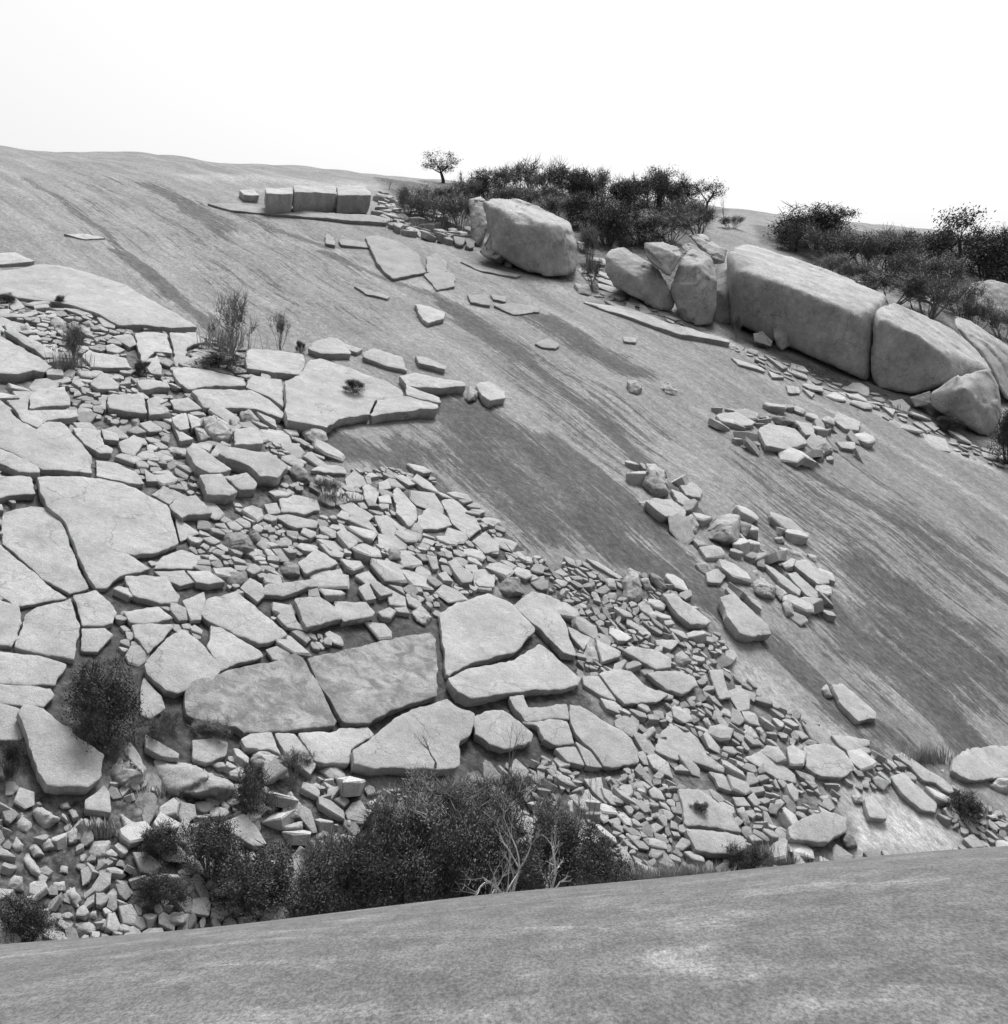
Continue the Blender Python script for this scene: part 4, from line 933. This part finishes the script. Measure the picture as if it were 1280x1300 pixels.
def proto_tree(seed, nl, leafs, lv, spread, up, r, L=.34, clump=.12, kids=(2, 3)):
    rd = random.Random(seed); V, F, T = [], [], []
    branch(V, F, T, Vector((0, 0, -.05)), Vector((rd.gauss(0, .12), rd.gauss(0, .12), 1)).normalized(), L, r, lv, rd, spread, up, kids, 6, .72)
    sc_ = max(v.z for v in V)
    for v in V: v /= sc_
    LV, LF = [], []
    tips = [p/sc_ for p, d, l in T if l <= 1]
    cl = [t for t in tips if rd.random() < .7] or tips
    for i in range(nl):
        c = cl[rd.randrange(len(cl))]; leaf(LV, LF, c+Vector((rd.gauss(0, clump*.5), rd.gauss(0, clump*.5), rd.gauss(0, clump*.3))), leafs, rd)
    return mesh_np('trunk', V, F), (mesh_np('crown', LV, LF) if nl else None)
PR['oak'] = [proto_tree(200+i, 2200, .022, 4, .75, .05, .045, .30, .15) for i in range(3)]
PR['bare'] = [proto_tree(220+i, 0, .02, 4, .5, .2, .028, .34) for i in range(4)]
PR['pale'] = [proto_tree(240+i, 0, .02, 4, .6, .12, .050, .36) for i in range(3)]
for k, l in PR.items():
    for a, b in l:
        a.materials.append({'pale': MAT_PALE, 'oak': MAT_BARK, 'dense': MAT_BARK, 'loose': MAT_TWIG, 'wispy': MAT_TWIG, 'bare': MAT_TWIG}[k])
        if b: b.materials.append(MAT_LEAF2 if k in ('wispy', 'loose') else MAT_LEAF)
cnt = {}
def plant(kind, px, py, wpx, hpx, label, group, sink=.05, on=0.0):
    b = hit([(px, py)], on)[0]; D = b[1]; m = D/FPX
    i = cnt.get(kind, 0); cnt[kind] = i+1
    st, fo = PR[kind][i % len(PR[kind])]
    tree = kind in ('oak', 'bare', 'pale')
    root = bpy.data.objects.new('tree' if tree else 'shrub', None); C.objects.link(root)
    root.location = (b[0], b[1], b[2]-sink); root.rotation_euler = (0, 0, random.uniform(0, 6.28))
    wd = wpx*m/(1.12 if not tree else .95)
    root.scale = (wd, wd, hpx*m)
    root.empty_display_size = .3
    o = bpy.data.objects.new('trunk' if tree else 'stems', st); C.objects.link(o); o.parent = root
    if fo: o = bpy.data.objects.new('crown' if tree else 'foliage', fo); C.objects.link(o); o.parent = root
    tag(root, label, 'tree' if tree else 'shrub', group)
GT = 'shrubs of the thicket along the gully'
for a in [
 ('dense',130,945,105,105,'dark round shrub growing behind the teardrop slab'),
 ('dense',35,1200,100,62,'dark bristly shrub in the bottom left corner'),
 ('dense',12,985,46,48,'small dark shrub at the left edge beside the teardrop slab'),
 ('dense',205,1090,70,48,'small dark shrub below the dark three-cornered block'),
 ('dense',203,1150,72,48,'round dark shrub in the lower left rubble, nearest the pillow-shaped stone'),
 ('dense',268,1118,95,80,'dark shrub below the tip of the long wedge boulder'),
 ('dense',325,1035,58,62,'dark shrub between the wedge boulder and the smooth domed rock'),
 ('dense',320,1165,120,90,'broad dark shrub at the left end of the main thicket'),
 ('dense',395,1180,110,95,'dark shrub in front of the dome-shaped rock'),
 ('dense',455,1175,110,115,'dark shrub left of the middle of the main thicket'),
 ('dense',520,1170,135,128,'tall dark shrub below the thick-fronted slab, left of a pair'),
 ('dense',585,1165,130,132,'tallest dark shrub in the middle of the main thicket'),
 ('dense',650,1160,125,112,'dark shrub behind the bleached bare tree'),
 ('dense',715,1150,110,105,'dark shrub just right of the bleached bare tree'),
 ('dense',772,1140,80,75,'dark rounded shrub at the right end of the main thicket'),
 ('loose',535,1110,130,105,'twiggy grey shrub rising behind the middle of the thicket'),
 ('loose',615,1105,120,100,'twiggy grey shrub above the bleached bare tree'),
 ('loose',560,1060,110,85,'thin twiggy shrub rising against the thick-fronted slab'),
 ('loose',490,1090,90,80,'sparse twiggy shrub at the upper left rim of the thicket'),
 ('loose',640,1050,90,70,'sparse grey shrub under the twig-fronted slab'),
 ('loose',705,1085,90,75,'sparse shrub at the upper right rim of the thicket'),
 ('loose',430,1120,90,70,'loose shrub on the left shoulder of the thicket'),
 ('dense',950,1115,56,46,'small dark shrub at the foot of the lower split slab'),
 ('loose',270,945,60,34,'small loose shrub under the left mottled slab'),
 ('loose',375,985,60,35,'small loose shrub beside the oval rock'),
 ('dense',1225,1040,60,36,'dark low shrub behind the right-edge boulder'),
 ('loose',215,925,30,26,'tiny shrub in the gap below the six-sided slab'),
 ('loose',200,945,50,40,'tuft of shrub right of the dark round shrub'),
]: plant(*a[:5], a[5], GT)
for a in [('wispy',290,450,70,75,'wispy grey bush rising above the pale slabs, upper left'),('dense',272,470,80,22,'low dark mat of brush at the foot of the wispy bush'),
          ('wispy',355,442,34,44,'thin wispy sapling right of the wispy bush'),('dense',382,446,14,14,'tiny dark tuft at the left tip of the hump-backed slab'),
          ('dense',178,478,22,22,'small dark tuft between plates left of the flat squarish slab'),('loose',92,470,50,60,'grey ragged shrub in the upper left rubble'),
          ('loose',415,635,36,30,'ragged little shrub among stones below the shelf'),('dense',8,385,30,14,'dark tuft at the left edge on top of the rubble'),('dense',75,386,16,12,'tiny dark tuft at the rim of the upper left rubble')]:
    plant(*a[:5], a[5], 'small shrubs among the slabs', on=.1)
for a in [('dense',450,497,30,16,'small dark cushion plant on top of the overhanging shelf')]: plant(*a[:5], a[5], 'cushion plants on slabs', on=.6)
plant('dense', 888, 1030, 24, 14, 'small dark cushion plant on the upper split slab', 'cushion plants on slabs', on=.25)
for a in [('pale',655,1215,120,195,'bleached bare tree with forked limbs in front of the thicket'),('pale',617,1215,80,175,'slimmer bleached bare tree left of the forked one'),('pale',700,1210,80,165,'bleached bare sapling right of the forked one'),
          ('bare',645,1010,60,110,'thin grey bare sapling against the twig-fronted slab'),('bare',548,990,70,72,'bare spreading twigs in front of the thick-fronted slab'),('bare',414,1110,46,62,'small bare sapling above the left thicket'),
          ('bare',745,1100,40,150,'thin bare sapling in the rubble right of the thicket'),('bare',580,1060,40,70,'thin bare sapling at the rim of the thicket')]:
    plant(*a[:5], a[5], 'bare trees in the gully')
# upper thickets
UP = [(520,278,44,40),(548,288,62,42),(585,292,56,46),(612,262,50,44),(640,250,50,38),(668,250,50,42),(592,262,40,36),(700,262,60,54),(735,268,52,50),(762,262,52,44),(800,272,60,46),(828,264,60,46),(858,272,56,48),(745,292,60,46),(715,285,60,40),
      (772,312,66,48),(748,338,40,50),(812,312,60,38),(850,308,64,38),(888,300,52,40),(790,300,50,40),(752,365,24,40),(560,262,50,24),(655,275,60,40),(620,290,50,36),(870,288,50,38),(690,272,50,38),(930,290,30,16)]
random.seed(3)
for i, (x, y, w_, h_) in enumerate(UP):
    kd = 'dense' if i in (3, 10, 13, 15, 17, 20, 8, 12) else 'loose'
    side = 'left' if x < 650 else 'middle' if x < 770 else 'right'
    row = 'skyline row' if y < 273 else 'lower rows'
    plant(kd, x, y, w_*1.15, h_, f"{'dense dark' if kd == 'dense' else 'loose grey'} shrub, {side} part of the upper thicket's {row}, {'broad' if w_ >= 60 else 'medium' if w_ >= 50 else 'narrow'} one" , 'shrubs of the upper thicket')
RT = [(1030,315,104,52),(1062,335,90,44),(1008,318,50,34),(1100,345,74,50),(1140,352,84,58),(1180,352,70,60),(1250,352,70,62),(1278,356,60,60),(1130,388,100,44),(1178,402,90,50),(1220,400,60,40),(1090,365,60,34),(1165,370,80,50),(1200,375,70,46),(1275,432,60,44),(1240,420,50,40),(1278,590,46,66),(1205,548,36,20),(1120,345,60,44),(1060,352,50,30),(1262,340,50,40),(1155,500,30,12),(935,430,20,34)]
for i, (x, y, w_, h_) in enumerate(RT):
    kd = 'dense' if i in (0, 2, 5, 6, 7, 16, 17, 20) else 'loose'
    plant(kd, x, y, w_*1.1, h_, f"{'dense dark' if kd == 'dense' else 'loose grey'} shrub, {'left end' if x < 1080 else 'middle' if x < 1190 else 'right end'} of the right-hand thicket, {'top row' if y < 356 else 'second row' if y < 410 else 'by the boulders'}, {'broad' if w_ >= 80 else 'medium' if w_ >= 60 else 'narrow'} one", 'shrubs of the right-hand thicket')
for a in [('oak',1218,352,84,82,'dark oak standing above the right-hand thicket'),('oak',562,232,42,38,'small open-crowned tree on the skyline, leftmost'),('bare',690,250,54,54,'bare pale-twigged tree on the skyline above the flat-topped boulder'),
          ('bare',920,284,22,40,'slender bare tree on the skyline between the two thickets'),('oak',896,272,34,42,'small leafy tree at the right end of the upper thicket'),('oak',740,262,50,44,'small dark tree in the middle of the upper skyline'),
          ('oak',835,262,56,46,'broad dark tree near the right of the upper skyline'),('bare',1222,300,20,40,'bare snag poking above the dark oak'),('oak',1045,312,60,52,'dark rounded tree at the left end of the right-hand thicket'),
          ('bare',640,245,40,34,'bare twiggy tree left of the upper skyline trees'),('oak',1140,340,60,44,'dark tree left of the oak above the right-hand thicket'),('oak',1265,345,60,56,'dark tree at the right edge of the skyline'),('bare',800,262,40,44,'bare tree between dark trees on the upper skyline'),('bare',494,240,20,14,'tiny bare bush on the skyline beyond the ledge wall')]:
    plant(*a[:5], a[5], 'trees along the skyline')

# ---------------------------------------------------------------- dry grass
GV, GF = [], []
rd = random.Random(5)
def grass(px, py, w_, h_, n, on=0.0):
    P_ = [(px+rd.gauss(0, w_*.33), py+rd.uniform(-3, 3)) for _ in range(n)]
    H = hit(P_, on)
    for h in H:
        m = h[1]/FPX; L = h_*m*rd.uniform(.4, 1.05); b = Vector(h); a = rd.uniform(0, 6.28)
        d = Vector((math.cos(a)*.3, math.sin(a)*.3, 1)); t = b+d*L*.6; t2 = t+Vector((d.x*1.4, d.y*1.4, .8))*L*.4
        s = Vector((math.sin(a), -math.cos(a), 0))*.014; k = len(GV)
        GV.extend([b-s, b+s, t+s*.8, t-s*.8, t2]); GF.extend([(k, k+1, k+2, k+3), (k+3, k+2, k+4)])
for g in [(720,1160,60,55,500),(760,1150,80,48,600),(830,1140,100,50,1000),(880,1130,80,40,800),(990,1100,60,20,300),(125,1062,36,26,260),(1178,968,40,26,300),(90,470,40,30,200),(288,445,50,40,240),(430,640,40,18,160),(960,1090,50,24,200),(670,1140,60,30,300),(470,1080,90,20,200),(60,450,60,12,150),(560,1010,100,22,260),(650,1000,90,22,260),(215,1010,60,16,120),(550,290,80,18,300),(600,275,70,16,200),(1120,400,90,16,300),(1200,430,80,16,300),(1130,520,60,8,100),(1000,470,80,7,120)]:
    grass(*g)
go = link('dry_grass', mesh_np('dry_grass', GV, GF), MAT_GRASS, smooth=False)
tag(go, 'dry pale grass growing in tufts along the ridge and between rocks', 'grass', None, 'stuff')
